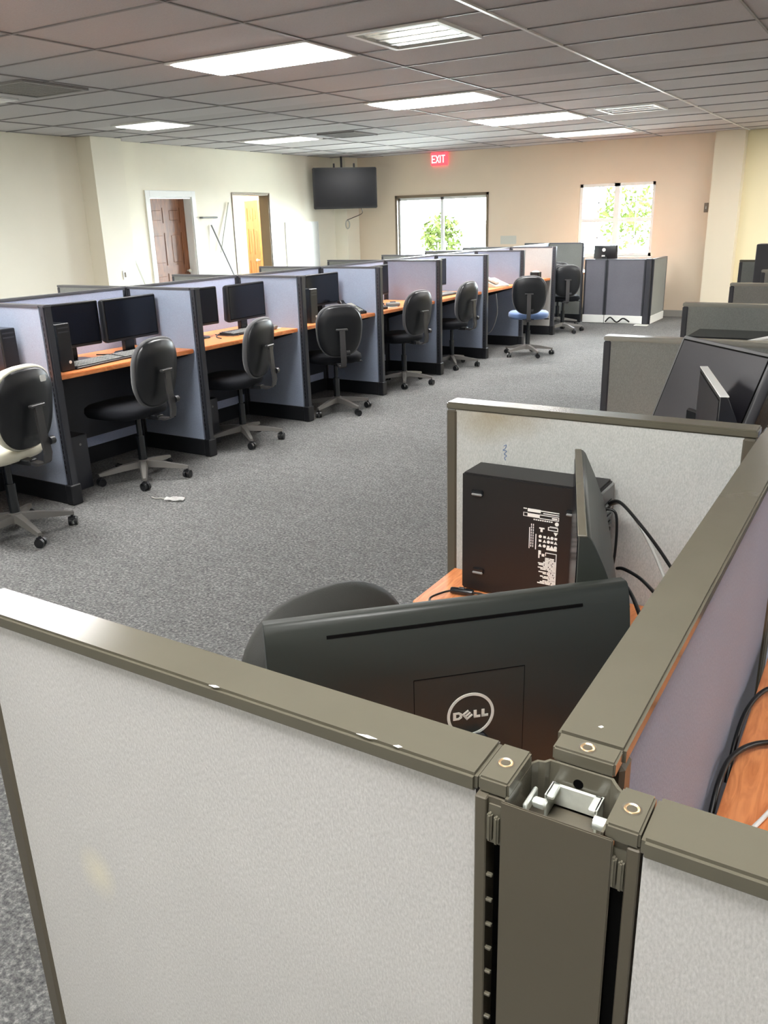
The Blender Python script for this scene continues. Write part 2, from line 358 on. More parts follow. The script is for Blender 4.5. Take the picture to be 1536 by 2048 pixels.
def wall_x(name, x0, x1, ya, yb, holes, m):     # wall running along y, holes = (y0,y1,z0,z1)
    mb = MB(); cur = ya
    for (h0, h1, z0, z1) in sorted(holes):
        mb.box(x0, x1, cur, h0, 0, CEIL); mb.box(x0, x1, h0, h1, z1, CEIL)
        if z0 > 0: mb.box(x0, x1, h0, h1, 0, z0)
        cur = h1
    mb.box(x0, x1, cur, yb, 0, CEIL); return struct(name, mb, m)
def wall_y(name, y0, y1, xa, xb, holes, m):
    mb = MB(); cur = xa
    for (h0, h1, z0, z1) in sorted(holes):
        mb.box(cur, h0, y0, y1, 0, CEIL); mb.box(h0, h1, y0, y1, z1, CEIL)
        if z0 > 0: mb.box(h0, h1, y0, y1, 0, z0)
        cur = h1
    mb.box(cur, xb, y0, y1, 0, CEIL); return struct(name, mb, m)
D1 = (9.24, 10.10, 0, 2.03); D2 = (11.06, 11.99, 0, 2.08)
wall_x('wall_left', XL-.2, XL, YB, YF, [D1, D2], M_WALL)
GD = (-8.40, -6.49, 0, 2.04); W2 = (-4.84, -3.60, .95, 2.09)
wall_y('wall_far', YF, YF+.2, XL-.2, -2.3, [GD, W2], M_WALLFAR)
wall_y('wall_far_right', YF, YF+.2, -2.3, XR, [], M_WALLYEL)
wins = []
wall_x('wall_right', XR, XR+.2, YB, YF+.2, wins, M_WALL)
wall_y('wall_back', YB-.2, YB, XL-.2, XR+.2, [], M_WALL)
for k, (a, b, z0, z1) in enumerate(wins):
    fr = MB()
    for q in ((a, a+.06, z0, z1), (b-.06, b, z0, z1), (a, b, z0, z0+.06), (a, b, z1-.06, z1), ((a+b)/2-.03, (a+b)/2+.03, z0, z1)):
        fr.box(XR+.04, XR+.1, q[0], q[1], q[2], q[3])
    wf = struct('window_%d' % (k+2), fr, M_WHITE)
    B(XR+.065, XR+.075, a+.05, b-.05, z0+.05, z1-.05).build('pane', M_GLASS, wf)
# column on the far wall, at its right end; pilaster and corner chase on the left
struct('trim_4', B(-2.72, -2.30, 14.18, YF, 0, CEIL), M_COL)
struct('trim_5', B(XL, -9.22, 8.06, 8.58, 0, CEIL), M_WALL)
struct('trim_6', B(XL, -9.22, 13.98, YF, 0, CEIL), M_WALL)
struct('baseboard_far', B(-6.4, -2.72, YF-.012, YF, 0, .10), M_BASEB)
mb = MB()
for a, b in ((YB, 8.06), (8.58, 9.16), (10.18, 11.0), (12.05, 13.98)): mb.box(XL, XL+.012, a, b, 0, .10)
struct('baseboard_left', mb, M_BASEB)

# --- brown panelled door in its white casing
def casing(name, y0, y1, z1, wd, m, x=XL, t=.02):
    mb = MB()
    mb.box(x, x+t, y0-wd, y0, 0, z1+wd, .004); mb.box(x, x+t, y1, y1+wd, 0, z1+wd, .004); mb.box(x, x+t, y0, y1, z1, z1+wd, .004)
    mb.box(x-.2, x, y0, y0+.015, 0, z1); mb.box(x-.2, x, y1-.015, y1, 0, z1); mb.box(x-.2, x, y0, y1, z1-.015, z1)
    return struct(name, mb, m)
casing('trim_7', D1[0], D1[1], D1[3], .085, M_WHITE)
def panel_door(name, w_, h_, m, t=.04):
    """hinged at origin, runs along +x, faces -y and +y"""
    mb = MB(); st = .11
    mb.box(.002, w_-.002, -t/2+.008, t/2-.008, .002, h_-.002)
    rails = [0, .2, .93, 1.05, 1.52, 1.64, h_-.13, h_]
    cols = [0, st, w_/2-.05, w_/2+.05, w_-st, w_]
    mb.box(0, st, -t/2, t/2, 0, h_); mb.box(w_-st, w_, -t/2, t/2, 0, h_)
    for a, b in ((0, .2), (.93, 1.05), (1.52, 1.66), (h_-.13, h_)): mb.box(st, w_-st, -t/2+.0006, t/2-.0006, a, b)
    for a, b in ((.2, .93), (1.05, 1.52), (1.66, h_-.13)): mb.box(w_/2-.05, w_/2+.05, -t/2+.0006, t/2-.0006, a, b)
    for xa, xb in ((st, w_/2-.05), (w_/2+.05, w_-st)):
        for za, zb in ((.2, .93), (1.05, 1.52), (1.66, h_-.13)):
            mb.box(xa+.035, xb-.035, -t/2+.003, t/2-.003, za+.035, zb-.035, .008)
    o = struct(name, mb, m)
    k = MB()
    for s_ in (-1, 1):
        k.cyl((w_-.06, s_*t/2, .95), (w_-.06, s_*(t/2+.04), .95), .012); k.sphere((w_-.06, s_*(t/2+.055), .95), .027)
    k.build('door_handle', M_ZINC, o, 40)
    return o
d = panel_door('door_1', D1[1]-D1[0]-.03, D1[3]-.025, M_DOORW); d.location = (XL-.165, D1[0]+.015, .005); d.rotation_euler = (0, 0, R(90))
# --- second doorway: thin brown frame, lit closet behind with an orange door
casing('trim_8', D2[0], D2[1], D2[3], .028, M_BROWN, t=.012)
mb = MB(); mb.box(-12, XL-.2, 10.3, 10.4, 0, CEIL); mb.box(-12, XL-.2, 14.5, 14.6, 0, CEIL); mb.box(-11.6, -11.5, 10.4, 14.5, 0, CEIL)
struct('wall_closet', mb, M_WALL)
d = panel_door('door_2', .70, 2.03, M_DOORO); d.location = (-11.2, 13.40, .005); d.rotation_euler = (0, 0, R(-30))
l = area_light('closet_lamp', (-10.4, 13.0, CEIL-.05), (0, 0, 0), .6, .6, 75, (1.0, .93, .78))
# open leaf of the closet door, folded against the inside
o = B(0, .04, 0, .85, 0, 2.04).build('door_3', M_WALL, kind='structure'); o.location = (-10.62, 11.02, .005); o.rotation_euler = (0, 0, R(-2))

# --- far glass door
fr = MB()
x0, x1, z1 = GD[0], GD[1], GD[3]
for q in ((x0, x0+.045, 0, z1), (x1-.045, x1, 0, z1), (x0, x1, z1-.045, z1)): fr.box(q[0], q[1], YF-.015, YF+.2, q[2], q[3])
struct('trim_9', fr, M_BROWN)
for k, (a, b) in enumerate(((x0+.045, (x0+x1)/2), ((x0+x1)/2, x1-.045))):
    fr = MB()
    for q in ((a, a+.03, 0, z1-.045), (b-.03, b, 0, z1-.045), (a, b, 0, .2), (a, b, z1-.09, z1-.045)): fr.box(q[0], q[1], YF+.06, YF+.1, q[2], q[3])
    df = struct('door_%d' % (4+k), fr, M_WHITE)
    B(a+.025, b-.025, YF+.076, YF+.084, .19, z1-.085).build('pane', M_GLASS, df)
    MB().cyl(((a+b)/2+(.38 if k == 0 else -.38), YF+.03, .9), ((a+b)/2+(.38 if k == 0 else -.38), YF+.03, 1.2), .012).build('door_handle', M_ZINC, df, 40)
# --- far double window
fr = MB(); x0, x1, z0, z1 = W2; xm = (x0+x1)/2; zm = 1.52
for q in ((x0, x0+.05, z0, z1), (x1-.05, x1, z0, z1), (x0, x1, z0, z0+.05), (x0, x1, z1-.05, z1), (xm-.045, xm+.045, z0, z1)): fr.box(q[0], q[1], YF+.03, YF+.12, q[2], q[3])
for a, b in ((x0+.05, xm-.045), (xm+.045, x1-.05)): fr.box(a, b, YF+.05, YF+.1, zm-.03, zm+.03)
wf = struct('window_1', fr, M_WHITE)
for a, b in ((x0+.05, xm-.045), (xm+.045, x1-.05)):
    for c, e in ((z0+.05, zm-.03), (zm+.03, z1-.05)):
        B(a, b, YF+.07, YF+.076, c, e).build('pane', M_GLASS, wf)
        m_ = MB(); m_.box((a+b)/2-.008, (a+b)/2+.008, YF+.064, YF+.082, c, e); m_.box(a, b, YF+.064, YF+.082, (c+e)/2-.008, (c+e)/2+.008)
        m_.build('glazing_bar', M_WHITE, wf)
B(x0-.03, x1+.03, YF-.05, YF+.03, z0-.03, z0, .005).build('window_sill', M_WHITE, wf)

# --- outside
struct('floor_outside', B(-30, 20, YF+.55, 45, -.25, -.12), M_GROUND)
def tree(label, x, y, h, r, n, seed):
    rnd = random.Random(seed); t = thing('garden_tree', label, 'tree', (x, y, -.12), group=None)
    MB().tube([(0, 0, 0), (.05, .02, h*.3), (-.03, 0, h*.62)], lambda k: .09*(1-.5*k), 8).build('trunk', M_TRUNK, t, 50)
    b = bmesh.new()
    for i in range(n):
        u = rnd.random(); a = rnd.random()*2*PI; c_ = rnd.uniform(-1, 1); rr = r*u**.4
        p = Vector((rr*math.sqrt(1-c_*c_)*math.cos(a), rr*math.sqrt(1-c_*c_)*math.sin(a), h*.68+rr*c_*1.15))
        q = Matrix.Rotation(rnd.random()*6, 3, Vector((rnd.random()-.5, rnd.random()-.5, rnd.random()-.5)).normalized())
        s_ = rnd.uniform(.05, .1)
        vs = [b.verts.new(p+q @ Vector(v)*s_) for v in ((-1, 0, 0), (0, -.45, .1), (1, 0, 0), (0, .45, .1))]
        b.faces.new(vs)
    mb = MB(); mb._merge(b); mb.build('foliage', M_TREE, t)
tree('small sunlit tree outside the glass door, lower left', -9.6, 18.6, 1.9, .5, 800, 1)
tree('taller narrow tree outside the glass door, right half', -8.1, 19.2, 2.7, .5, 700, 2)
tree('bushy tree outside the far double window', -5.4, 19.5, 2.6, .7, 650, 3)

# ------------------------------------------------------------------ ceiling fixtures
def troffer(name, label, x0, x1, y0, y1, lit, grp=None, arched=0):
    t = thing(name, label, 'ceiling light', ((x0+x1)/2, (y0+y1)/2, CEIL), group=grp); a = (x1-x0)/2; b = (y1-y0)/2
    f = MB(); fw = .03
    f.box(-a, a, -b, -b+fw, -.014, .004); f.box(-a, a, b-fw, b, -.014, .004); f.box(-a, -a+fw, -b+fw, b-fw, -.014, .004); f.box(a-fw, a, -b+fw, b-fw, -.014, .004)
    f.build('frame', M_WHITE, t)
    pts = rrect(2*(a-fw), 2*(b-fw), .03)
    MB().loft([[(p[0], p[1], .0) for p in pts], [(p[0]*.995, p[1]*.99, -.012) for p in pts], [(p[0]*.985, p[1]*.96, -.022) for p in pts]]).build('diffuser', M_LAMP if lit is True else lit if lit else M_LAMPOFF, t, 50)
    return t
troffer('ceiling_light', 'large lit fluorescent ceiling light, nearest and biggest in view', -4.84, -3.57, 5.0, 5.63, True)
troffer('ceiling_light', 'lit ceiling light above the middle of the aisle, second from the camera', -4.93, -3.70, 7.85, 8.48, True)
troffer('ceiling_light', 'lit ceiling light farthest toward the double window, third from the camera', -4.83, -3.57, 10.05, 10.8, True)
troffer('ceiling_light', 'faintly glowing pale ceiling light above the brown wooden door', -8.15, -7.40, 7.45, 8.05, M_LAMPDIM)
troffer('ceiling_light', 'faintly glowing ceiling light in front of the wall television', -8.4, -7.35, 10.05, 10.6, M_LAMPDIM)
troffer('ceiling_light', 'faint ceiling light strip nearest the far wall', -4.83, -3.60, 12.45, 13.1, M_LAMPDIM)
# lamps out of view lighting the near cubicle, with some added to brighten walls
for (x, y, nm_) in ((-4.205, 2.62, 'above the first left chair'), (-.39, .2, 'right over the camera'), (-.39, -2.3, 'behind the camera'), (-4.205, .2, 'left of the camera'), (3.42, 2.5, 'near right side'), (3.42, 7.7, 'middle right side'), (-.39, 10.3, 'above the far right panels'), (1.5, 12.6, 'added to brighten the far yellow wall'), (-.39, 12.6, 'added to brighten the wall beside the far column'), (-8.0, 2.6, 'added to brighten the left wall'), (-8.0, .1, 'added to brighten the left wall, behind the camera')):
    troffer('ceiling_light', 'lit ceiling light outside the picture, ' + nm_, x-.635, x+.635, y-.315, y+.315, M_LAMPNEAR if y < 1 and x > -5 else True, 'ceiling lights outside the picture')
def square_fixture(name, label, cat, x0, x1, y0, y1, mi, mf, slats, dz=0):
    t = thing(name, label, cat, ((x0+x1)/2, (y0+y1)/2, CEIL)); a = (x1-x0)/2; b = (y1-y0)/2
    f = MB(); fw = .035
    f.box(-a, a, -b, -b+fw, -.016, .004); f.box(-a, a, b-fw, b, -.016, .004); f.box(-a, -a+fw, -b+fw, b-fw, -.016, .004); f.box(a-fw, a, -b+fw, b-fw, -.016, .004)
    f.build('frame', mf, t)
    p = MB()
    if slats:
        for k in range(slats):
            yy = -b+fw+(2*b-2*fw)*(k+.5)/slats
            p.box(-a+fw, a-fw, yy-.008, yy+.008, -.010, .002)
        p.build('grille', mi, t); B(-a+fw, a-fw, -b+fw, b-fw, .000, .003).build('backing', M_TBAR, t)
    else:
        p.poly([(-a+fw, -b+fw), (a-fw, -b+fw), (a-fw, b-fw), (-a+fw, b-fw)], 'z', -.004, .002); p.build('reflector', mi, t)
        q = MB()
        for k in (-1, 0, 1): q.box(-a+fw, a-fw, k*b*.5-.012, k*b*.5+.012, -.008, -.004)
        q.build('lamp_tube', M_ALU, t)
square_fixture('reflector_fixture', 'square unlit ceiling fixture with a shiny reflector, top of the picture', 'ceiling light', -3.25, -2.60, 5.0, 5.63, M_ALU, M_WHITE, 0)
square_fixture('reflector_fixture', 'square unlit ceiling fixture with white end rims, right of the third lit light', 'ceiling light', -3.25, -2.60, 10.05, 10.7, M_CEIL, M_WHITE, 0)
square_fixture('ceiling_vent', 'grey return air grille in the ceiling at the left edge', 'vent', -6.84, -6.17, 4.80, 5.45, M_TBAR, M_TBAR, 18)
square_fixture('ceiling_vent', 'small grey ceiling vent far away near the television', 'vent', -7.1, -6.5, 10.1, 10.7, M_TBAR, M_TBAR, 14)
troffer('ceiling_light', 'unlit ceiling light sliver at the left picture edge', -8.0, -7.1, 5.05, 5.45, False)

# ------------------------------------------------------------------ wall furnishings
def lettering(mb, strokes, ox, oz, s_, mtx=None, y0=0, y1=.002, th=.16):
    for (a, b, c, d_) in strokes:
        p = Vector((a, b)); q = Vector((c, d_)); n = (q-p).normalized(); m = Vector((-n.y, n.x))*th/2; e = n*th/2
        pts = [p-e+m, p-e-m, q+e-m, q+e+m]
        mb.poly([(ox+v.x*s_, oz+v.y*s_) for v in pts], 'y', y0, y1, mtx=mtx)
t = thing('exit_sign', 'red exit sign under the ceiling above the glass door', 'sign', (-7.45, YF-.05, 2.52))
B(-.165, .165, 0, .05, 0, .215, .008).build('housing', M_RED, t)
mb = MB(); s_ = .11; y0, y1 = -.004, .0
lettering(mb, [(0, 0, 0, 1), (0, 1, .5, 1), (0, .5, .4, .5), (0, 0, .5, 0)], -.135, .05, s_, None, y0, y1)
lettering(mb, [(0, 0, .5, 1), (0, 1, .5, 0)], -.055, .05, s_, None, y0, y1)
lettering(mb, [(0, 0, 0, 1)], .028, .05, s_, None, y0, y1)
lettering(mb, [(.25, 0, .25, 1), (0, 1, .5, 1)], .06, .05, s_, None, y0, y1)
mb.build('lettering', M_REDL, t)

t = thing('television', 'black flat television mounted high in the far left corner', 'television', (-8.93, 13.52, 2.185), R(45))
mb = MB(); mb.box(-.59, .59, -.005, .05, -.35, .35, .012, 2).build('casing', M_BLKS, t, 40)
B(-.565, .565, -.0075, -.004, -.32, .335).build('screen', M_SCREEN, t)
mb = MB(); mb.box(-.12, .12, .05, .08, -.15, .2); mb.cyl((0, .08, .1), (0, .5, .1), .025); mb.cyl((0, .3, .1), (0, .3, .552), .02)
mb.box(-.2, -.17, .05, .07, .2, .42); mb.box(.17, .2, .05, .07, .2, .42); mb.build('wall_mount', M_CHAR, t)
tag(MB().tube([(-8.74, 13.74, 1.832), (-8.80, 13.85, 1.75), (-9.05, 13.93, 1.68), (-9.2, 13.95, 1.64)], .006).build('television_cable', M_CABLE), 'thin dark cable drooping below the wall television', 'cable')
mb = MB(); P = [(-9.20, 13.95, 1.56)]
P = [(-9.20+.062*math.cos(a)*.7, 13.96, 1.56+.075*math.sin(a)) for a in [2*PI*k/20 for k in range(21)]]
mb.tube(P, .012, 8, smooth=False); tag(mb.build('cable_coil', M_LGREYP, None, 50), 'small ring of coiled cable hanging on the corner pillar', 'cable')

# whitish glossy board, bar, poles and sockets on the left wall
t = thing('whiteboard', 'shiny white board on the left wall between second doorway and television', 'whiteboard', (XL, 12.9, 1.1))
B(.0, .016, -.48, .48, -.5, .52, .004).build('board', M_WHITEP, t)
mb = MB(); mb.box(.0, .018, -.5, .5, .515, .53); mb.box(0, .018, -.5, .5, -.53, -.5); mb.box(0, .018, -.5, -.48, -.5, .515); mb.box(0, .018, .48, .5, -.5, .515); mb.build('frame', M_WHITE, t)
t = thing('wall_rail', 'short grey wall rail beside the brown wooden door', 'rail', (XL, 10.41, 1.73))
MB().cyl((.07, -.17, 0), (.07, .17, 0), .012).build('bar', M_GREYP, t, 40)
mb = MB(); mb.cyl((0, -.15, 0), (.07, -.15, 0), .014); mb.cyl((0, .15, 0), (.07, .15, 0), .014); mb.build('bracket', M_GREYP, t, 40)
tag(MB().cyl((XL+.02, 10.48, 1.62), (XL+.42, 10.95, 0), .012).build('leaning_pole', M_GREYP, None, 40), 'thin grey pole leaning on the wall between the two doorways', 'pole')
tag(MB().cyl((XL+.02, 10.93, 1.95), (XL+.05, 10.62, 1.2), .010).build('leaning_pole', M_LGREYP, None, 40), 'pale short pole propped at the second doorway frame top', 'pole')
tag(MB().cyl((XL+.02, 8.74, 1.34), (XL+.40, 8.96, 0), .012).build('leaning_pole', M_LGREYP, None, 40), 'pale pole leaning on the wall left of the brown door', 'pole')
t = thing('wall_outlet', 'small brown outlet on the left pilaster', 'outlet', (-9.22, 8.36, 1.0))
B(0, .008, -.035, .035, -.06, .06, .003).build('cover_plate', M_WHITE, t); B(.006, .012, -.014, .014, -.03, .035, .002).build('socket', M_BROWN, t)
t = thing('closet_shelf', 'small white shelf bracket inside the second doorway', 'shelf', (-10.56, 11.42, 1.6))
B(0, .18, -.1, .1, -.03, 0, .004).build('board', M_WHITE, t)
t = thing('wall_switch', 'small tan thermostat on the far wall beside the right column', 'switch', (-2.80, YF-.02, 1.67))
B(-.03, .03, 0, .02, -.07, .07, .004).build('cover_plate', M_BROWN, t); B(-.008, .008, -.006, .002, -.02, .02, .002).build('toggle', M_LGREYP, t)
tag(B(-6.25, -5.95, YF-.003, YF, 1.16, 1.30).build('paper_notice', M_LGREYP), 'faint paper notice on the far wall right of the glass door', 'paper')

# ------------------------------------------------------------------ cubicle panels
TOP = 1.21
def panel(name, label, grp, p0, p1, fab, fr, cap, top=TOP, th=.056, ends=(True, True), base=M_BLACKM, foot=False, capm=None, z0=0):
    """upright office panel from p0 to p1 (plan), thing origin at p0"""
    p0 = Vector(p0); p1 = Vector(p1); L = (p1-p0).length; a = math.atan2(p1.y-p0.y, p1.x-p0.x)
    t = thing(name, label, 'cubicle panel', (p0.x, p0.y, 0), a, grp)
    h = th/2
    e0 = .026 if ends[0] else .004; e1 = .026 if ends[1] else .004
    B(e0-.002, L-e1+.002, -h+.004, h-.004, .125, top-.016).build('fabric_panel', fab, t)
    mb = MB(); mb.box(0, L, -h, h, top-.017, top, .003, 2)
    mb.build('top_cap', cap, t, 40)
    if ends[0]: B(0, e0, -h, h, .0 if not foot else .12, top-.018, .004).build('end_trim', fr, t)
    if ends[1]: B(L-e1, L, -h, h, .0 if not foot else .12, top-.018, .004).build('end_trim', fr, t)
    B(.002, L-.002, -h-.004, h+.004, z0+.005, .125, .003).build('base_cover', base, t)
    if foot: B(L-.075, L+.006, -h-.012, h+.012, 0, .135, .006).build('foot_cover', fr, t)
    return t
def end_post(label, grp, x, y, fr, th=.056, wd=.045, rounded=True):
    """slotted steel end post capping a wing panel"""
    t = thing('end_post', label, 'panel post', (x, y, 0), 0, grp); h = th/2
    mb = MB(); mb.box(0, wd, -h, h, .0, TOP-.002, .008, 2); mb.build('post', fr, t, 40)
    B(-.005, wd+.008, -h-.010, h+.010, 0, .13, .006).build('foot_cover', M_BLACKM, t)
    B(-.001, wd+.002, -h-.001, h+.001, TOP-.012, TOP+.001, .004, 2).build('cap', M_CAPSHEEN, t, 40)
    s_ = MB()
    for k in range(30): s_.box(wd*.35, wd*.35+.004, -h-.0006, -h+.001, .2+k*.032, .2+k*.032+.02)
    s_.build('slots', M_HOLE, t)
    return t
ORD = ['nearest', 'second', 'third', 'fourth', 'fifth', 'sixth', 'seventh', 'eighth', 'ninth', 'tenth']
SP = -4.90                                   # spine of the left row
LY = [1.955, 3.2, 4.44, 5.68, 6.91, 8.13, 9.32, 10.45, 11.62]
for k, y in enumerate(LY):
    panel('wing_panel', '%s blue-grey wing panel of the left row, standing square to the aisle' % ORD[k].capitalize(), 'left row wing panels',
          (SP+.034, y), (-4.2495, y), M_FABB if k < 8 else M_FABG, M_CHAR, M_CAPSHEEN, ends=(True, False))
    end_post('%s dark end post of the left row, on the aisle' % ORD[k].capitalize(), 'left row end posts', -4.243, y, M_CHAR)
    t = thing('connector_post', '%s dark connector post on the spine of the left row' % ORD[k].capitalize(), 'panel post', (SP, y, 0), 0, 'left row connector posts')
    B(-.031, .031, -.031, .031, 0, TOP-.002, .004).build('post', M_CHAR, t); B(-.033, .033, -.033, .033, TOP-.01, TOP+.002, .004).build('cap', M_CAPSHEEN, t)
    panel('wing_panel', '%s far-side wing panel beyond the spine of the left row' % ORD[k].capitalize(), 'far side wing panels',
          (-5.64, y), (SP-.034, y), M_FABS, M_CHAR, M_CAPSHEEN, ends=(True, True))
    if k < len(LY)-1:
        panel('spine_panel', '%s lavender-grey spine panel running lengthwise in the left row' % ORD[k].capitalize(), 'left row spine panels',
              (SP, y+.034), (SP, LY[k+1]-.034), M_FABL, M_CHAR, M_CAPSHEEN)
# the ninth wing runs on past the aisle
panel('spine_panel', 'last lengthwise spine panel of the left row, joining the far tall panel', None, (SP, 11.66), (SP, 13.15), M_FABL, M_CHAR, M_CAPSHEEN)
panel('wing_panel', 'tall grey panel at the far end, left of the low enclosure', None, (-5.3, 13.2), (-4.32, 13.2), M_FABS, M_CHAR, M_CAPSHEEN)

def worktop(label, grp, x0, x1, y0, y1, z=.79, edge='x1', brackets=True, cut=None):
    t = thing('worktop', label, 'desk', ((x0+x1)/2, (y0+y1)/2, z), 0, grp); a = (x1-x0)/2; b = (y1-y0)/2
    if cut: mb = MB().poly([(p[0]-(x0+x1)/2, p[1]-(y0+y1)/2) for p in cut], 'z', -.03, 0, .003)
    else: mb = MB().box(-a, a, -b, b, -.03, 0, .004, 2)
    mb.build('top', M_DESK, t)
    k = MB()
    for s_ in (-1, 1):
        k.poly([(-a+.02, -.03), (a-.06, -.03), (a-.06, -.05), (-a+.02, -.2)], 'y', s_*(b-.008)-.004, s_*(b-.008)+.004)
    k.build('support_bracket', M_CHAR, t)
    return t
for k in range(len(LY)-1):
    y0, y1 = LY[k]+.03, LY[k+1]-.03
    worktop('Cherry laminate worktop of the %s bay in the left row' % ORD[k], 'left row worktops', SP+.032, -4.26, y0, y1)
    # dark rear modesty panel
    t = tag(B(SP+.034, SP+.05, y0+.05, y1-.05, .2, .74).build('modesty_panel', M_CHAR), 'Dark modesty panel under the %s bay worktop' % ORD[k], 'panel', 'left row modesty panels')

# --- right row wings
RX0, RX1 = -.885, -.232
RY = [.5235, 1.765, 3.0, 4.245, 5.49, 6.74]
for k, y in enumerate(RY):
    fab = (M_FABN1, M_FABN2, M_FABS)[min(k, 2)]; fr = M_TAUPE if k < 2 else M_CHAR; cp = M_TAUPE if k < 2 else M_CAPLIT
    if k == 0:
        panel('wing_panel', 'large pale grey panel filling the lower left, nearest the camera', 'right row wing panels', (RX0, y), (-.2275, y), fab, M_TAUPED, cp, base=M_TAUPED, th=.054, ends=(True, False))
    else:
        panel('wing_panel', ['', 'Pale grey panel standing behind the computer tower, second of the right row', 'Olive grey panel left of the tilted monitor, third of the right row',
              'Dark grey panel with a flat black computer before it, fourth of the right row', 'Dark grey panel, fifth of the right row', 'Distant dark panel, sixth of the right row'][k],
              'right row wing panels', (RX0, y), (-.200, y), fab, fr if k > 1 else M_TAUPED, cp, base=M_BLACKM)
for k in range(1, 6):
    y0 = RY[k]+.035; y1 = RY[k+1]-.035 if k < 5 else 8.0
    panel('spine_panel', ['', 'Lengthwise spine panel just past the second wing of the right row', 'Lengthwise spine panel past the third wing of the right row', 'Lengthwise spine panel past the fourth wing of the right row', 'Lengthwise spine panel past the fifth wing of the right row', 'Last lengthwise spine panel of the right row'][k], 'right row spine panels', (-.164, y0), (-.164, y1), M_FABL, M_TAUPE, M_TAUPE)
    t = thing('connector_post', ['', 'Taupe connector post at the second wing of the right row', 'Connector post at the third wing of the right row', 'Connector post at the fourth wing of the right row', 'Connector post at the fifth wing of the right row', 'Connector post at the sixth wing of the right row'][k], 'panel post', (-.164, RY[k], 0), 0, 'right row connector posts')
    B(-.029, .029, -.029, .029, 0, TOP-.012, .003).build('post', M_TAUPED, t); B(-.03, .03, -.03, .03, TOP-.012, TOP-.004, .003).build('cap', M_TAUPE, t)
# small handwritten ink mark on the second wing
wp = [o for o in bpy.data.objects if o.get('label', '').startswith('Pale grey panel standing behind')][0]
mk = MB(); mk.tube([(.148, -.0246, 1.118), (.154, -.0246, 1.121), (.151, -.0246, 1.112), (.146, -.0246, 1.108), (.155, -.0246, 1.106), (.149, -.0246, 1.099), (.155, -.0246, 1.095), (.150, -.0246, 1.090), (.153, -.0246, 1.084)], .0007, 6)
mk.build('ink_mark', M_INK, wp)
# far right wings of the other cluster
panel('wing_panel', 'Distant dark wing panel at the right edge before the yellow wall', None, (-1.25, 8.1), (-.2, 8.1), M_FABS, M_CHAR, M_TAUPE)

# --- near spine panel and right hand panel
panel('spine_panel', 'Long taupe-capped panel running away from the camera at the right', 'right row spine panels', (-.1645, .584), (-.1645, 1.73), M_FABSP, M_TAUPED, M_TAUPE, th=.058, base=M_TAUPED)
panel('wing_panel', 'pale grey panel in the lower right corner of the picture', None, (-.0985, .5155), (.62, .5155), M_FABN, M_TAUPED, M_TAUPE, th=.054, base=M_TAUPED, ends=(False, True))

# --- detailed junction post
t = thing('junction_post', 'open taupe junction post with three screwed brackets in the foreground', 'panel post', (-.164, .525, 0))
def L(x, y): return (x+.164, y-.525)
def screw_block(x0, x1, y0, y1, nm='clamp_block'):
    a, b = L(x0, y0); c, d_ = L(x1, y1)
    o = B(a, c, b, d_, TOP-.014, TOP, .0018, 2).build(nm, M_TAUPE, t, 40)
    cx_, cy_ = (a+c)/2, (b+d_)/2
    m_ = MB(); r = .0060; seg = 28
    ring = lambda rr, z: [(cx_+rr*math.cos(2*PI*k/seg), cy_+rr*math.sin(2*PI*k/seg), z) for k in range(seg)]
    m_.loft([ring(r, TOP-.001), ring(r, TOP+.0004), ring(r*.90, TOP+.0010), ring(r*.60, TOP+.0002), ring(r*.48, TOP-.0022)], False, True)
    m_.build('screw', M_SCREW, o, 60)
    rr = MB(); rr.loft([ring(r*1.25, TOP+.0001), ring(r*1.0, TOP+.00035)], False, True); rr.build('recess_ring', M_TAUPED, o, 60)
    return o
screw_block(-.2265, -.2010, .4975, .5475)
screw_block(-.1895, -.1375, .562, .5845)
screw_block(-.1245, -.0995, .4925, .5405)
# channel wall with concave shoulders, seen from above as a C
out = [(-.203, .496), (-.203, .5480), (-.199, .5545), (-.1935, .5560), (-.1905, .5605), (-.1375, .5605), (-.1345, .5565), (-.130, .5515), (-.1262, .5480), (-.1262, .496)]
inn = [(-.1282, .496), (-.1282, .5470), (-.1320, .5495), (-.1362, .5545), (-.139, .5582), (-.189, .5582), (-.192, .5538), (-.1975, .5525), (-.2008, .5470), (-.2008, .496)]
MB().poly([L(*p) for p in out+inn], 'z', .02, TOP-.012).build('channel', M_TAUPE, t)
a, b = L(-.2, .496); c, d_ = L(-.129, .557)
B(a, c, b, d_, TOP-.062, TOP-.052).build('channel_floor', M_TAUPED, t)
# zinc hook bracket and pins
mb = MB()
x0, x1 = L(-.186, 0)[0], L(-.143, 0)[0]; yb_ = .5572-.525; zt = TOP-.030
mb.box(x0, x1, yb_-.003, yb_, zt-.020, zt, .0008)
mb.box(x0, x0+.0075, yb_-.019, yb_, zt-.004, zt, .001); mb.box(x1-.0075, x1, yb_-.019, yb_, zt-.004, zt, .001)
mb.box(x0, x0+.002, yb_-.019, yb_, zt-.022, zt); mb.box(x1-.002, x1, yb_-.019, yb_, zt-.022, zt)
mb.build('hook_bracket', M_ZINC, t)
x_, y_ = L(-.1925, .528)
mb = MB(); mb.box(x_-.0030, x_+.0005, y_-.014, y_+.012, TOP-.036, TOP-.026, .0012); mb.box(x_+.001, x_+.013, y_-.006, y_+.002, TOP-.034, TOP-.026, .002)
mb.build('latch', M_ZINC, t, 40)
x_, y_ = L(-.137, .523)
MB().cyl((x_-.004, y_, TOP-.028), (x_+.007, y_, TOP-.028), .0052).build('bolt', M_ZINC, t, 40)
x_, y_ = L(-.165, .5578)
MB().cyl((x_, y_-.0002, TOP-.026), (x_, y_+.002, TOP-.026), .0042).build('bolt_hole', M_HOLE, t, 40)
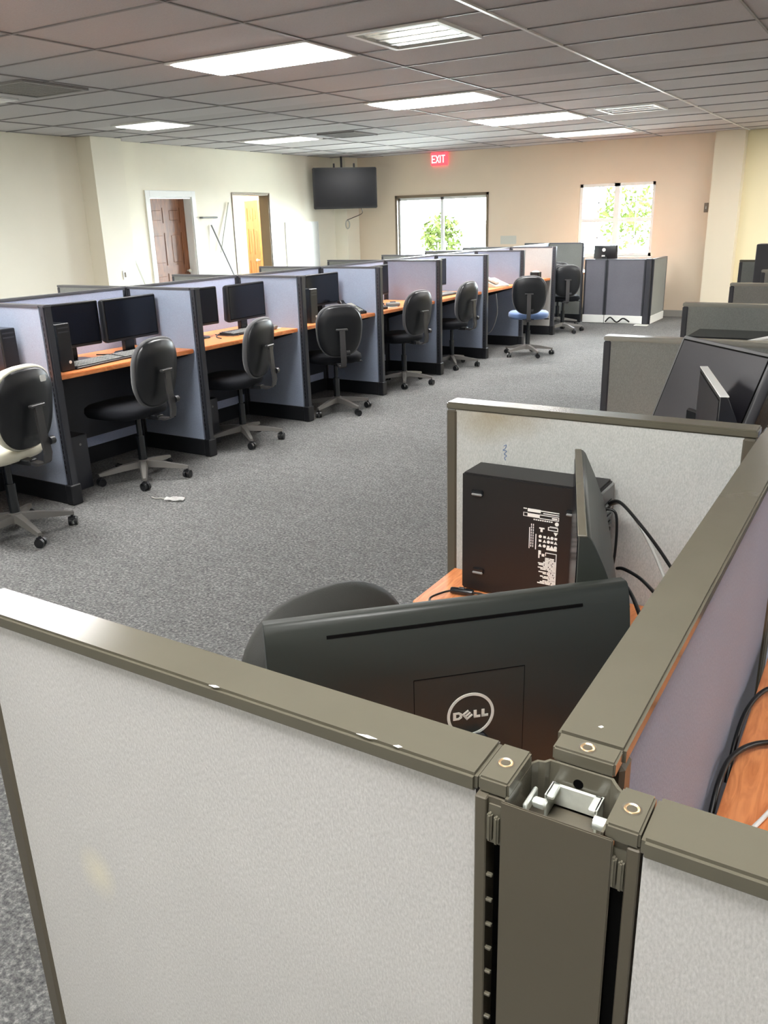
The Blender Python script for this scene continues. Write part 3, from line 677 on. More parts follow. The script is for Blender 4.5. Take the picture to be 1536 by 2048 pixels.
# front cover plate, side stiles with slots
a, b = L(-.2035, .4890); c, d_ = L(-.1172, .4915)
MB().box(a, c, b, d_, .01, TOP-.010, .0009, 2).build('cover_plate', M_TAUPED, t, 40)
for (xa, xb) in ((-.2265, -.2165), (-.1080, -.0985)):
    a, b = L(xa, .4915); c, d_ = L(xb, .5475)
    B(a, c, b, d_, .01, TOP-.014, .001).build('stile', M_TAUPED, t)
for xa, xb in ((-.2170, -.2020), (-.1180, -.1070)):
    a, b = L(xa, .4960); c, d_ = L(xb, .5475); B(a, c, b, d_, TOP-.057, TOP-.0145).build('filler_block', M_TAUPED, t)
# tabs holding the cover
for xx in (-.2105, -.1135):
    a = L(xx, 0)[0]
    m_ = MB()
    m_.box(a-.0048, a-.0005, -.0360, -.0300, TOP-.052, TOP-.026, .0014, 2); m_.box(a+.0005, a+.0048, -.0352, -.0300, TOP-.054, TOP-.028, .0014, 2)
    m_.box(a-.005, a+.008, -.0305, -.028, TOP-.056, TOP-.02)
    m_.build('retaining_tab', M_TAUPE, t, 40)
a = L(-.2165, 0)[0]
sb0 = B(a, a+.0055, -.0325, -.0290, -.0014, .0014, .0006).build('slot_bar', M_TAUPE, t)
for k in range(32):
    o = sb0 if k == 0 else sb0.copy()
    if k: COL.objects.link(o); o.parent = t
    o.location = (0, 0, TOP-.088-k*.0255)
a = L(-.2165, 0)[0]; B(a, a+.014, -.016, .018, .01, TOP-.056).build('slot_channel', M_HOLE, t)
a = L(-.1195, 0)[0]; B(a, a+.0125, -.030, .022, .01, TOP-.056).build('slot_channel', M_HOLE, t)

# scratches in the caps
for (x, y, sx, lab) in ((-.499, .4985, .006, 'small bright chip on the near panel cap, middle'), (-.33, .4995, .010, 'bright scuff on the near panel cap close to the junction'),
                      (-.300, .500, .004, 'dotted paint nick on the near panel cap beside the scuff'), (-.163, .607, .0022, 'white speck on the spine cap beside its screw')):
    tag(MB().poly([(x-sx, y-.0012), (x+sx*.3, y-.002), (x+sx, y+.0006), (x, y+.0016)], 'z', TOP+.0002, TOP+.0006).build('paint_chip', M_CHIP), lab, 'scratch', 'chips in the panel caps')

# worktops in the right row
worktop('Cherry worktop under the logo monitor and computer tower, near cubicle', 'right row worktops', -.862, -.20, .553, 1.735, cut=[(-.30, .553), (-.20, .553), (-.20, 1.735), (-.862, 1.735), (-.862, 1.52), (-.56, 1.11), (-.42, .72), (-.42, .553)])
for k in range(1, 5):
    worktop('Cherry worktop in the %s bay of the right row' % ORD[k], 'right row worktops', -.862, -.20, RY[k]+.03, RY[k+1]-.03)
worktop('Cherry worktop beyond the right hand spine panel, lower right edge', None, -.118, .60, .557, 1.73)

# ------------------------------------------------------------------ computer tower near
def feet_label(t, D, Hh):
    """white printed regulatory label on the -y face, x in 0..D"""
    mb = MB(); rnd = random.Random(4)
    def r_(x0, x1, z0, z1): mb.box(x0, x1, -.0006, .0002, z0, z1)
    return mb
t = thing('computer_tower', 'black computer tower lying on edge with white printed label, near cubicle', 'computer', (-.790, 1.628, .79))
W_, D_, H_ = .315, .098, .288
B(0, W_, 0, D_, .003, H_, .004, 2).build('chassis', M_PC, t, 40)
B(W_-.001, W_+.006, .004, D_-.004, .008, H_-.006, .002).build('rear_plate', M_GREYP, t)
m_ = MB()
for k in range(5): m_.box(W_+.005, W_+.009, .02, .07, .18+k*.016, .188+k*.016)
m_.build('rear_ports', M_BLKS, t)
for (fx, fz) in ((.040, .246), (.044, .056), (.262, .232), (.262, .056)):
    B(fx-.014, fx+.014, -.006, .001, fz-.008, fz+.006, .002, 2).build('rubber_foot', M_BLKS, t); 
    B(fx-.013, fx+.013, -.009, -.004, fz-.007, fz-.001, .002).build('foot_pad', M_GREYP, t)
mb = MB(); F0, F1 = -.0007, .0002
def q_(x0, x1, z0, z1): mb.box(x0, x1, F0, F1, z0, z1)
lx, lz = .150, .228        # upper left of the print
q_(lx+.010, lx+.040, lz-.008, lz-.001); q_(lx+.000, lx+.008, lz-.003, lz-.001)
q_(lx+.040, lx+.082, lz-.004, lz-.002); q_(lx+.046, lx+.082, lz-.009, lz-.007)
q_(lx, lx+.010, lz-.012, lz-.011); q_(lx, lx+.0015, lz-.020, lz-.011); q_(lx, lx+.010, lz-.020, lz-.019)
q_(lx+.010, lx+.038, lz-.020, lz-.012); q_(lx+.038, lx+.082, lz-.013, lz-.0115); q_(lx+.038, lx+.082, lz-.021, lz-.0195); q_(lx+.080, lx+.082, lz-.021, lz-.0115)
q_(lx+.066, lx+.078, lz-.018, lz-.015)
for k in range(9): q_(lx+.024+k*.005, lx+.0275+k*.005, lz-.026, lz-.0235)
mb.cyl((lx+.0775, F0, lz-.028), (lx+.0775, F1, lz-.028), .0045, seg=16)
q_(lx+.062, lx+.080, lz-.036, lz-.035); q_(lx+.058, lx+.060, lz-.044, lz-.037); q_(lx+.058, lx+.081, lz-.038, lz-.037); q_(lx+.058, lx+.081, lz-.045, lz-.0435); q_(lx+.079, lx+.081, lz-.044, lz-.037)
q_(lx+.038, lx+.050, lz-.044, lz-.041); q_(lx+.041, lx+.046, lz-.051, lz-.044)
mb.poly([(lx+.071, lz-.048), (lx+.081, lz-.048), (lx+.076, lz-.056)], 'y', F0, F1)
for j, zz in enumerate((-.062, -.072, -.083)):
    for i, xx in enumerate((.041, .051, .060, .068, .0765)):
        if (i+j) % 3 == 0: mb.cyl((lx+xx, F0, lz+zz), (lx+xx, F1, lz+zz), .0036, seg=12)
        elif (i+j) % 3 == 1: q_(lx+xx-.003, lx+xx+.003, lz+zz-.0025, lz+zz+.0025)
        else: mb.poly([(lx+xx-.004, lz+zz-.003), (lx+xx+.004, lz+zz-.003), (lx+xx, lz+zz+.004)], 'y', F0, F1)
q_(lx+.056, lx+.080, lz-.091, lz-.086)
for xx in (.015, .019, .0235): 
    for k in range(9): q_(lx+xx, lx+xx+.0018, lz-.040-k*.0062, lz-.0355-k*.0062) if xx > .016 else q_(lx+xx, lx+xx+.0018, lz-.050-k*.0055, lz-.0445-k*.0055)
q_(lx+.030, lx+.0320, lz-.094, lz-.058)
q_(lx+.038, lx+.044, lz-.104, lz-.095); q_(lx+.046, lx+.052, lz-.108, lz-.102); q_(lx+.038, lx+.041, lz-.113, lz-.104)
q_(lx+.054, lx+.080, lz-.099, lz-.0975); q_(lx+.054, lx+.0555, lz-.106, lz-.099); q_(lx+.0785, lx+.080, lz-.175, lz-.099)
rnd = random.Random(3)
for k in range(19):
    zz = lz-.110-k*.0034; xa = .038+rnd.choice((0, 0, .002, .006, .012)) if k > 2 else .054
    if k in (9, 12, 15): q_(lx+.062, lx+.079, zz-.0020, zz)
    else:
        x = xa
        while x < .076:
            wl = rnd.uniform(.006, .018); q_(lx+x, lx+min(x+wl, .079), zz-.0024, zz); x += wl+rnd.uniform(.0008, .002)
mb.build('printed_label', M_PRINT, t)

# ------------------------------------------------------------------ monitors
def monitor(label, loc, rz, w_, h_, bot, grp=None, screen=M_SCREEN, body=M_BLK, D=.05, wedge=0.0, tilt=0.0, stand=True, name='monitor', arch=False, prof=False, logo=False, base_d=.2, top_glint=None, glint_w=.009):
    """origin on the desk under the stand; screen faces local -y; panel spans z = bot .. bot+h"""
    t = thing(name, label, 'monitor', loc, rz, grp)
    mt = Matrix.Translation((0, 0, bot)) @ Matrix.Rotation(tilt, 4, 'X')
    bz = .016
    def ring(y, ins, r=.010, wf=0.0): return [(p[0], y+wf*(.5-p[1]/h_), p[1]+h_/2) for p in rrect(w_-2*ins, h_-2*ins, max(r, .004))]
    mb = MB()
    mb.loft([ring(-.010, .0015), ring(-.012, .003)][::-1]+[ring(-.008, .0), ring(.012, .0), ring(.018, .002, .01, wedge*.2), ring(.018+(D-.018)*.6, .007, .012, wedge*.7), ring(D-.004, .011, .014, wedge), ring(D, .016, .016, wedge)], True, True, mt)
    if arch:
        mb = MB(); mb.poly([(-.012, .001), (-.012, h_-.001), (.004, h_), (.0085, h_-.003), (.0130, h_-.012), (.0172, h_-.024), (.0210, h_-.042), (.0245, h_-.064), (D, h_-.090), (D, .02), (.02, .0)], 'x', -w_/2, w_/2, .0012, mt)
    if prof:
        mb = MB(); mb.poly([(-.012, .001), (-.012, h_-.001), (-.009, h_), (.002, h_), (.008, h_-.006), (.028, h_-.05), (.051, h_-.11), (.067, h_-.18), (.077, h_-.25), (.080, .01), (.05, .0)], 'x', -w_/2, w_/2, .0012, mt)
    cs = mb.build('casing', body, t, 38)
    B(-w_/2+bz-.005, w_/2-bz+.005, -.0128, -.0112, bz+.001, h_-bz+.005, mtx=mt).build('screen_seam', M_SLOT, t)
    B(-w_/2+bz, w_/2-bz, -.0135, -.0115, bz+.006, h_-bz, mtx=mt).build('screen', screen, t)
    if top_glint:
        m_ = MB(); m_.box(-w_/2-.0005, w_/2+.0005, -.0135, glint_w, h_-.002, h_+.0012, .0008, 1, mt)
        m_.build('edge_glint', top_glint, t)  # coloured strip stands in for light reflected along the black top edge
    if stand:
        mb = MB(); zc = bot+h_*.35
        mb.box(-.045, .045, D*.7-.005+wedge*.5, D+.022+wedge*.5, .012, zc, .006)
        mb.build('stand_neck', M_BLKS, t)
        pts = rrect(.24, base_d, .05)
        MB().loft([[(p[0], p[1]+.03, 0) for p in pts], [(p[0], p[1]+.03, .008) for p in pts], [(p[0]*.94, p[1]*.94+.03, .014) for p in pts]]).build('stand_base', M_BLKS, t, 40)
    return t, mt, cs
# big foreground monitor seen from behind
AX = Vector((-.660, .760)); BX = Vector((-.276, 1.126)); C_ = (AX+BX)/2; dirv = (AX-BX).normalized(); wM = (AX-BX).length
rzM = math.atan2(dirv.y, dirv.x); hM = .314; botM = 1.120-.79-hM-.007
D0 = .027
back = Vector((-math.sin(rzM), math.cos(rzM)))
loc = (C_.x-back.x*.012, C_.y-back.y*.012, .79)
t, mt, cs = monitor('large black monitor seen from behind with a round logo, foreground', loc, rzM, wM, hM, botM, body=M_MONB, D=D0, wedge=0, arch=True)
def onback(mb, pts, a=.0, b=.0008): mb.poly(pts, 'y', D0+a, D0+b, mtx=mt)
mb = MB(); 
mb.poly([(wM/2-.087, hM-.0465), (wM/2-.46, hM-.0465), (wM/2-.46, hM-.0415), (wM/2-.087, hM-.0415)], 'y', .0285, .0305, mtx=mt)
slot = MB(); slot.box(wM/2-.456, wM/2-.083, .010, .0182, hM-.0258, hM-.0212, mtx=mt); slot.build('vent_slot', M_SLOT, t)
mb.bm.free()
lx, lz = wM/2-.2850, hM-.1715
mb = MB(); rr_ = .0355; seg = 64
ro = [(lx+rr_*math.cos(2*PI*k/seg), lz+rr_*math.sin(2*PI*k/seg)) for k in range(seg)]
ri = [(lx+(rr_-.0042)*math.cos(2*PI*k/seg), lz+(rr_-.0042)*math.sin(2*PI*k/seg)) for k in range(seg)]
b = bmesh.new(); yo = D0+.0009
vo = [b.verts.new((p[0], yo, p[1])) for p in ro]; vi = [b.verts.new((p[0], yo, p[1])) for p in ri]
vo2 = [b.verts.new((p[0], D0-.0005, p[1])) for p in ro]; vi2 = [b.verts.new((p[0], D0-.0005, p[1])) for p in ri]
for k in range(seg):
    j = (k+1) % seg
    b.faces.new((vo[k], vo[j], vi[j], vi[k])); b.faces.new((vo[k], vo2[k], vo2[j], vo[j])); b.faces.new((vi[k], vi[j], vi2[j], vi2[k]))
mb._merge(b, mt)
# letters D E L L, read from behind: reading direction is local -x
def glyph(poly2, ox, s_=1.0): mb.poly([(lx-(ox+p[0])*s_, lz+p[1]*s_) for p in poly2], 'y', D0-.0004, D0+.0009, mtx=mt)
hh = .0125; st = .0044
def rect(x0, x1, z0, z1): return [(x0, z0), (x1, z0), (x1, z1), (x0, z1)]
# D
glyph(rect(-.0265, -.0265+st, -hh/2, hh/2), 0)
glyph([(-.0225, hh/2), (-.0175, hh/2), (-.0130, hh/2-.003), (-.0130, -hh/2+.003), (-.0175, -hh/2), (-.0225, -hh/2), (-.0225, -hh/2+.003), (-.0185, -hh/2+.0031), (-.0166, -hh/2+.0048), (-.0166, hh/2-.0048), (-.0185, hh/2-.0031), (-.0225, hh/2-.003)], 0)
# tilted E
ca, sa = math.cos(R(38)), math.sin(R(38))
def rotp(ps, cx_, cz_): return [(cx_+p[0]*ca-p[1]*sa, cz_+p[0]*sa+p[1]*ca) for p in ps]
for q in (rect(-.0058, -.0025, -.0062, .0062), rect(-.0058, .0058, -.0062, -.0034), rect(-.0058, .0058, -.0014, .0014), rect(-.0058, .0058, .0034, .0062)):
    glyph(rotp(q, -.0050, 0), 0)
for ox in (.0045, .0165):
    glyph(rect(ox, ox+st, -hh/2, hh/2), 0); glyph(rect(ox, ox+.0100, -hh/2, -hh/2+.0036), 0)
mb.build('logo', M_LOGO, t, label='pale grey ring logo')
# square mount cover outline
mb = MB(); x_a, x_b, z_a, z_b = wM/2-.201, wM/2-.366, hM-.103, hM-.27
for q in ((x_b, x_a, z_a-.0006, z_a+.0004), (x_b, x_a, z_b-.0005, z_b+.0005), (x_a-.0005, x_a+.0005, z_b, z_a), (x_b-.0003, x_b+.0003, z_b, z_a)):
    mb.box(q[0], q[1], D0-.0006, D0+.0005, q[2], q[3], mtx=mt)
mb.build('mount_cover_seam', M_SLOT, t)

# second monitor, edge on, beside the tower
N2 = Vector((-.345, 1.135)); F2 = Vector((-.508, 1.600)); c2 = (N2+F2)/2; d2 = (F2-N2).normalized()
rz2 = math.atan2(-d2.y, -d2.x)          # local +x towards the camera end
monitor('slim black monitor seen edge on in front of the computer tower', (c2.x, c2.y, .79), rz2, (F2-N2).length, .31, .070, D=.045, wedge=.045, body=M_MONB, prof=True, top_glint=M_TAUPE, glint_w=.0)[0]
# third one in the next bay
N3 = Vector((-.338, 2.20)); F3 = Vector((-.472, 2.63)); c3 = (N3+F3)/2; d3 = (F3-N3).normalized()
monitor('edge-on monitor with a painted glint along its top edge in front of the tilted screen', (c3.x, c3.y, .79), math.atan2(-d3.y, -d3.x), (F3-N3).length, .31, .080, D=.045, wedge=.04, body=M_BLK, prof=True, screen=M_SCREENP, top_glint=M_WHITEP)
# tilted big screen
t3, _, _ = monitor('large dark screen leaning back at a tilt, right edge of picture', (-.512, 2.672, .79), R(-45.5), .455, .335, .125, tilt=R(-20), body=M_GREYB, base_d=.12, screen=M_SCREENP, D=.03, stand=True)

# left row monitors
LM = [(1, 'left', -4.60, 3.665, R(90-2), .44, .285), (1, 'right', -4.56, 4.135, R(90+3), .50, .285),
      (2, 'left', -4.60, 4.82, R(90-2), .47, .285), (2, 'right', -4.55, 5.36, R(90+4), .50, .285),
      (3, 'only', -4.62, 6.53, R(90), .53, .285), (4, 'only', -4.63, 7.52, R(90+4), .50, .30), (5, 'only', -4.60, 8.78, R(90+2), .50, .30), (6, 'only', -4.70, 9.96, R(90+8), .50, .28)]
for k, side, x, y, rz, w_, h_ in LM:
    lab = 'black monitor in the %s bay of the left row' % ORD[k]
    if side != 'only': lab = '%s of two black monitors in the %s bay of the left row' % ('left' if side == 'left' else 'right', ORD[k])
    monitor(lab, (x, y, .79), rz, w_, h_, .095, grp='monitors on the left row worktops', D=.045, wedge=.01, body=M_BLK, base_d=.15)

# ------------------------------------------------------------------ keyboards, phones, towers in the left row
def keyboard_proto(label, loc, rz, grp):
    t = thing('keyboard', label, 'keyboard', loc, rz, grp)
    MB().poly([(-.075, 0), (.075, 0), (.075, .022), (-.075, .012)], 'x', -.22, .22, .002).build('body', M_BLK, t)
    k = MB()
    for r in range(6):
        n = 15 if r < 5 else 9
        for c in range(n):
            w_ = .40/n; x = -.205+c*w_+ (.0 if c < n*.72 else .010); y = -.062+(5-r)*.0225; z = .013+(y+.075)*.066
            k.box(x+.0012, x+w_-.0018, y, y+.0185, z, z+.006, .0015)
    k.build('keys', M_GREYP, t); return t
kb = keyboard_proto('black keyboard before the two monitors of the second bay in the left row', (-4.45, 4.09, .791), R(92), 'keyboards on the left row worktops')
dup(kb, 'black keyboard before the two monitors of the third bay in the left row', (-4.50, 5.27, .791), R(86))
dup(kb, 'black keyboard pushed aside under the left monitor of the second bay', (-4.42, 3.655, .791), R(96))
dup(kb, 'black keyboard in the sixth bay of the left row', (-4.48, 8.75, .791), R(88))
def tower(label, loc, rz, grp, w_=.10, d_=.34, h_=.29):
    """front faces local -y"""
    t = thing('computer_tower', label, 'computer', loc, rz, grp)
    B(-w_/2, w_/2, .006, d_, .003, h_, .003).build('chassis', M_BLKS, t)
    B(-w_/2, w_/2, -.004, .007, .003, h_, .004).build('front_bezel', M_BLK, t)
    MB().cyl((0.02, -.006, .055), (0.02, -.003, .055), .010, seg=16).build('power_button', M_WHITEP, t)
    m_ = MB(); m_.box(-w_/2+.012, w_/2-.012, -.0055, -.003, h_-.03, h_-.022); m_.box(-w_/2+.012, w_/2-.012, -.0055, -.003, h_-.055, h_-.047); m_.build('drive_slot', M_CHAR, t)
    return t
tw = tower('black computer tower at the left picture edge, first bay of the left row', (-4.45, 3.09, .79), R(90), 'computer towers of the left row')
dup(tw, 'black computer tower just behind the second end post of the left row', (-4.335, 3.385, .79), R(90))
dup(tw, 'black computer tower at the left end of the fourth bay in the left row', (-4.335, 6.0, .79), R(90))
# computer boxes on the carpet under the first bays
def floor_pc(label, loc, rz, grp):
    t = thing('floor_computer', label, 'computer', loc, rz, grp)
    B(-.09, .09, 0, .4, .0, .36, .006).build('chassis', M_BLKS, t)
    B(-.09, .09, -.006, .002, 0, .36, .004).build('front_bezel', M_CHAR, t)
    MB().cyl((.03, -.008, .30), (.03, -.005, .30), .008, seg=14).build('power_button', M_GREYP, t); return t
fp = floor_pc('black computer box on the carpet under the second bay worktop', (-4.42, 3.42, 0), R(90), 'computers on the carpet')
dup(fp, 'black computer box on the carpet under the third bay worktop', (-4.42, 4.68, 0), R(90))

def phone_proto(label, loc, rz, body, face, grp, nm='desk_phone'):
    t = thing(nm, label, 'telephone', loc, rz, grp)
    prof = [(-.11, 0), (.11, 0), (.11, .085), (.095, .09), (-.11, .022)]
    MB().poly(prof, 'x', -.10, .10, .004).build('body', body, t)
    def face_box(mb, x0, x1, s0, s1, h_):   # s along the slope 0..1
        y0, y1 = -.105+.2*s0, -.105+.2*s1; z0, z1 = .024+.068*s0, .024+.068*s1
        mb.poly([(y0, z0), (y1, z1), (y1, z1+h_), (y0, z0+h_)], 'x', x0, x1)
    mb = MB(); face_box(mb, -.015, .085, .60, .93, .004); mb.build('display', face, t)
    mb = MB(); mb.poly([(-.10, .035), (.10, .10), (.10, .125), (.06, .128), (.04, .105), (-.04, .078), (-.06, .085), (-.10, .062)], 'x', -.085, -.035, .005); mb.build('handset', body, t)
    mb = MB()
    for r in range(4):
        for c in range(3): face_box(mb, -.005+c*.027, .014+c*.027, .08+r*.12, .16+r*.12, .005)
    mb.build('keypad', M_LGREYP, t); return t
ph = phone_proto('black desk phone with pale display in the fourth bay of the left row', (-4.44, 6.74, .79), R(78), M_BLK, M_LGREYP, 'desk phones')
dup(ph, 'black desk phone in the fifth bay of the left row', (-4.45, 7.15, .79), R(80))
phw = phone_proto('large cream desk phone in the seventh bay of the left row', (-4.42, 10.02, .79), R(70), M_LGREYP, M_WHITEP, 'desk phones')
phw.scale = (1.25, 1.25, 1.1)
p_ = dup(phw, 'pale desk phone in the eighth bay of the left row', (-4.50, 11.02, .79), R(70)); p_.scale = (1, 1, 1)
t = thing('webcam', 'small black device with a bright top in the eighth bay of the left row', 'device', (-4.35, 11.25, .79))
MB().poly(rrect(.14, .11, .03), 'z', 0, .10).build('body', M_BLKS, t, 40); MB().sphere((0, 0, .10), .045, 1.2, 1, .45).build('lid', M_LGREYP, t, 50)
# loose papers and small things
def paper(label, x, y, rz, w_=.2, h_=.28, z=.79, nm='paper_sheet', m=M_PAPER, grp=None, cat='paper'):
    mb = MB(); n = 6
    b = bmesh.new(); vs = [[b.verts.new(((i/n-.5)*w_, (j/n-.5)*h_, .003+.004*math.sin(i*1.1)*math.sin(j*.9))) for j in range(n+1)] for i in range(n+1)]
    for i in range(n):
        for j in range(n): b.faces.new((vs[i][j], vs[i+1][j], vs[i+1][j+1], vs[i][j+1]))
    bmesh.ops.solidify(b, geom=list(b.faces), thickness=.001)
    mb._merge(b); o = mb.build(nm, m); o.location = (x, y, z+.001); o.rotation_euler = (0, 0, rz); return tag(o, label, cat, grp)
paper('white sheets on the worktop end of the third bay, beside a gadget', -4.46, 5.50, R(10), .16, .20)
paper('pale papers on the worktop of the fifth bay in the left row', -4.42, 7.42, R(30), .16, .2)
t = thing('headset_box', 'small dark gadget lying on papers in the third bay of the left row', 'device', (-4.44, 5.50, .796), R(15))
B(-.06, .06, -.04, .04, 0, .03, .008).build('body', M_GREYP, t); B(-.03, .03, -.02, .02, .028, .04, .005).build('lid', M_BLK, t)
t = thing('headset_box', 'small black gadget on papers in the fifth bay of the left row', 'device', (-4.40, 7.45, .796), R(40))
B(-.07, .07, -.04, .04, 0, .035, .008).build('body', M_GREYP, t); B(-.03, .03, -.02, .02, .033, .045, .005).build('lid', M_BLK, t)
# cable tangles
tag(MB().tube([(-4.62, 3.75, .80), (-4.5, 3.82, .80), (-4.42, 3.76, .80), (-4.40, 3.9, .80), (-4.55, 3.95, .80), (-4.62, 3.85, .81)], .004).build('loose_cable', M_CABLE), 'dark loose cable between the monitors of the second bay', 'cable')
tag(MB().tube([(-4.60, 5.02, .80), (-4.46, 5.0, .80), (-4.40, 5.06, .80), (-4.48, 5.12, .80), (-4.6, 5.08, .80), (-4.5, 4.92, .80), (-4.4, 4.86, .80)], .004).build('loose_cable', M_CABLE), 'dark loose cable between the monitors of the third bay', 'cable')
tag(MB().tube([(-4.12, 9.62, .55), (-4.12, 9.66, .30), (-4.20, 9.62, .08), (-4.40, 9.55, .02)], .007).build('hanging_cable', M_GREYP), 'grey cable hanging from the seventh bay worktop to the carpet', 'cable')
for o_ in [x for x in bpy.data.objects if x.name.startswith('hanging_cable')]: o_.location = (-.10, .0, .19)

# ------------------------------------------------------------------ chairs
def pad_rings(wd, ht, n, layers, taper, curve):
    out = []
    for s_, dep in layers:
        out.append([(x*s_, dep+curve*(x*s_)**2, z*s_) for x, z in superell(wd, ht, n, 44, taper)])
    return out
def make_chair(label, loc, rz, cushion, rim, group=None, seatm=None, thick=0.0, br=6, bz=0.0):
    """faces local +y, back at -y; origin on the carpet under the column"""
    t = thing('office_chair', label, 'office chair', loc, rz, group)
    seatm = seatm or cushion
    # star base
    mb = MB(); mb.cyl((0, 0, .075), (0, 0, .135), .045, .036, 20)
    for k in range(5):
        a = R(br+72*k); m_ = Matrix.Rotation(a, 4, 'Z')
        mb.loft([[(x, s_*wd, z) for s_, z in ((-1, z0), (1, z0), (.7, z1), (-.7, z1))] for x, wd, z0, z1 in ((.02, .028, .085, .128), (.14, .022, .078, .115), (.26, .017, .068, .093), (.305, .013, .066, .084))], True, True, m_)
    mb.build('star_base', M_LEG, t, 35)
    cast = MB(); cast.cyl((0, 0, .03), (0, 0, .072), .008, seg=10)
    for s_ in (-1, 1): cast.cyl((s_*.006, 0, .027), (s_*.024, 0, .027), .026, seg=18)
    cast.box(-.024, .024, -.012, .022, .030, .056, .008, 2)
    first = cast.build('caster', M_BLK, t, 40)
    for k in range(5):
        a = R(br+72*k); o = first if k == 0 else first.copy()
        if k: COL.objects.link(o); o.parent = t
        o.location = (.295*math.cos(a), .295*math.sin(a), 0); o.rotation_euler = (0, 0, a+.6*k+.5)
    mb = MB(); mb.cyl((0, 0, .12), (0, 0, .30), .028); mb.cyl((0, 0, .29), (0, 0, .445), .018); mb.build('gas_column', M_BLKS, t, 40)
    mb = MB(); mb.box(-.07, .07, -.13, .10, .435, .462, .006); mb.box(-.03, .03, -.20, -.1, .425, .455, .004)
    mb.cyl((.07, 0, .445), (.20, .02, .435), .006, seg=10); mb.box(.19, .25, .0, .035, .428, .440, .004); mb.build('mechanism', M_BLK, t, 40)
    # seat pad (lay the ring set flat)
    lay = [(.30, .0), (.80, .0), (.95, .012), (1.0, .035), (.985, .062), (.90, .078), (.6, .086), (.2, .085)]
    mt_ = Matrix.Translation((0, .03, .432)) @ Matrix.Rotation(R(90), 4, 'X') @ Matrix.Diagonal((1, 1, -1, 1))
    rg = [[(x, -z, dep+.10*x*x*(1 if dep > .05 else .3)) for x, dep, z in [(p[0], d_, p[2]) for p in r]] for r, (s_, d_) in zip(pad_rings(.49, .47, 3.0, lay, 0, 0), lay)]
    MB().loft(rg, True, True, Matrix.Translation((0, .09, .435))).build('seat', seatm, t, 60)
    # backrest: cushion and plastic shell, leaning back a little
    mtb = Matrix.Translation((0, -.205, .735+bz)) @ Matrix.Rotation(R(8), 4, 'X')
    layc = [(.2, .044+thick), (.7, .042+thick), (.92, .030+thick), (1.0, .006+thick*.5), (1.0, -.010), (.97, -.016)]
    MB().loft(pad_rings(.405, .455, 2.7, layc, .06, .45), True, True, mtb).build('back_cushion', rim, t, 60)
    lays = [(.94, -.010), (.955, -.020), (.91, -.032), (.6, -.044), (.2, -.046)]
    MB().loft(pad_rings(.405, .455, 2.7, lays, .06, .45), True, True, mtb).build('back_shell', M_BLK, t, 60)
    # back bar
    mb = MB()
    mb.loft([[(s_*.024, y, z) if e == 0 else (s_*.024, y+ty, z+tz) for s_, e in ((-1, 0), (1, 0), (1, 1), (-1, 1))] for y, z, ty, tz in
             ((-.14, .435, 0, .014), (-.25, .425, -.006, .016), (-.292, .44, -.016, .012), (-.305, .50, -.016, 0), (-.290, .62, -.016, 0), (-.285, .75, -.016, 0))], True, True)
    mb.build('back_bar', M_BAR, t, 40)
    B(-.05, .05, -.302, -.275, .745, .762, .004).build('back_handle', M_BAR, t)
    MB().cyl((.024, -.31, .56), (.055, -.31, .56), .022, seg=16).build('tilt_knob', M_BLK, t, 40)
    return t
def face(deg): return R(deg)      # direction (deg from +x) the BACK of the chair points to; chair faces opposite
def crz(backdeg): return R(backdeg+90)
c1 = make_chair('Dark office chair at the second bay of the left row, nearest all-dark one', (-4.24, 3.80, 0), crz(5), M_CHFAB, M_CHRIM, 'dark office chairs along the left row')
dup(c1, 'Dark office chair at the third bay of the left row, turned edge on', (-4.29, 4.90, 0), crz(10))
dup(c1, 'Dark office chair at the fourth bay of the left row, back square to camera', (-4.22, 6.12, 0), crz(-42))
dup(c1, 'Dark office chair at the fifth bay of the left row', (-4.31, 7.50, 0), crz(-12))
dup(c1, 'Dark office chair at the sixth bay of the left row', (-4.34, 8.66, 0), crz(-6))
c0 = make_chair('Cream-seated office chair with a white sticker, left picture edge', (-4.07, 2.68, 0), crz(9), M_CREAM, M_CREAM, thick=.03, br=31)
st_ = MB(); st_.poly(rrect(.042, .034, .008), 'y', -.2875, -.2860); st_.build('sticker', M_WHITEP, c0, loc=(.075, .0, .885), label='white sticker')
c6 = make_chair('Black office chair with a blue seat standing out in the aisle', (-3.85, 9.76, 0), crz(-68), M_CHFAB, M_CHRIM, None, seatm=M_BLUEF)
dup(c1, 'Dark office chair half hidden behind the blue-seated one', (-4.20, 11.99, 0), crz(-60))
dup(c1, 'Dark office chair before the low far enclosure, right of the blue-seated one', (-4.52, 12.65, 0), crz(-75))
ca = make_chair('Dark office chair in the near cubicle, only its round back top showing', (-.655, 1.10, 0), crz(162), M_CHFAB, M_CHDK, bz=-.008)
t = thing('litter', 'crumpled white wrapper on the carpet near the second chair', 'paper', (-3.70, 3.53, 0), R(25))
mb = MB(); b = bmesh.new(); rnd = random.Random(5); n = 6
vs = [[b.verts.new(((i/n-.5)*.12, (j/n-.5)*.06, .006+rnd.random()*.014)) for j in range(n+1)] for i in range(n+1)]
for i in range(n):
    for j in range(n): b.faces.new((vs[i][j], vs[i+1][j], vs[i+1][j+1], vs[i][j+1]))
bmesh.ops.solidify(b, geom=list(b.faces), thickness=.0015); mb._merge(b); mb.build('wrapper', M_PAPER, t)
mb = MB(); mb.tube([(-.06, 0, .008), (-.1, .03, .005), (-.13, .02, .006), (-.17, .05, .005)], .004); mb.build('torn_strip', M_LGREYP, t)

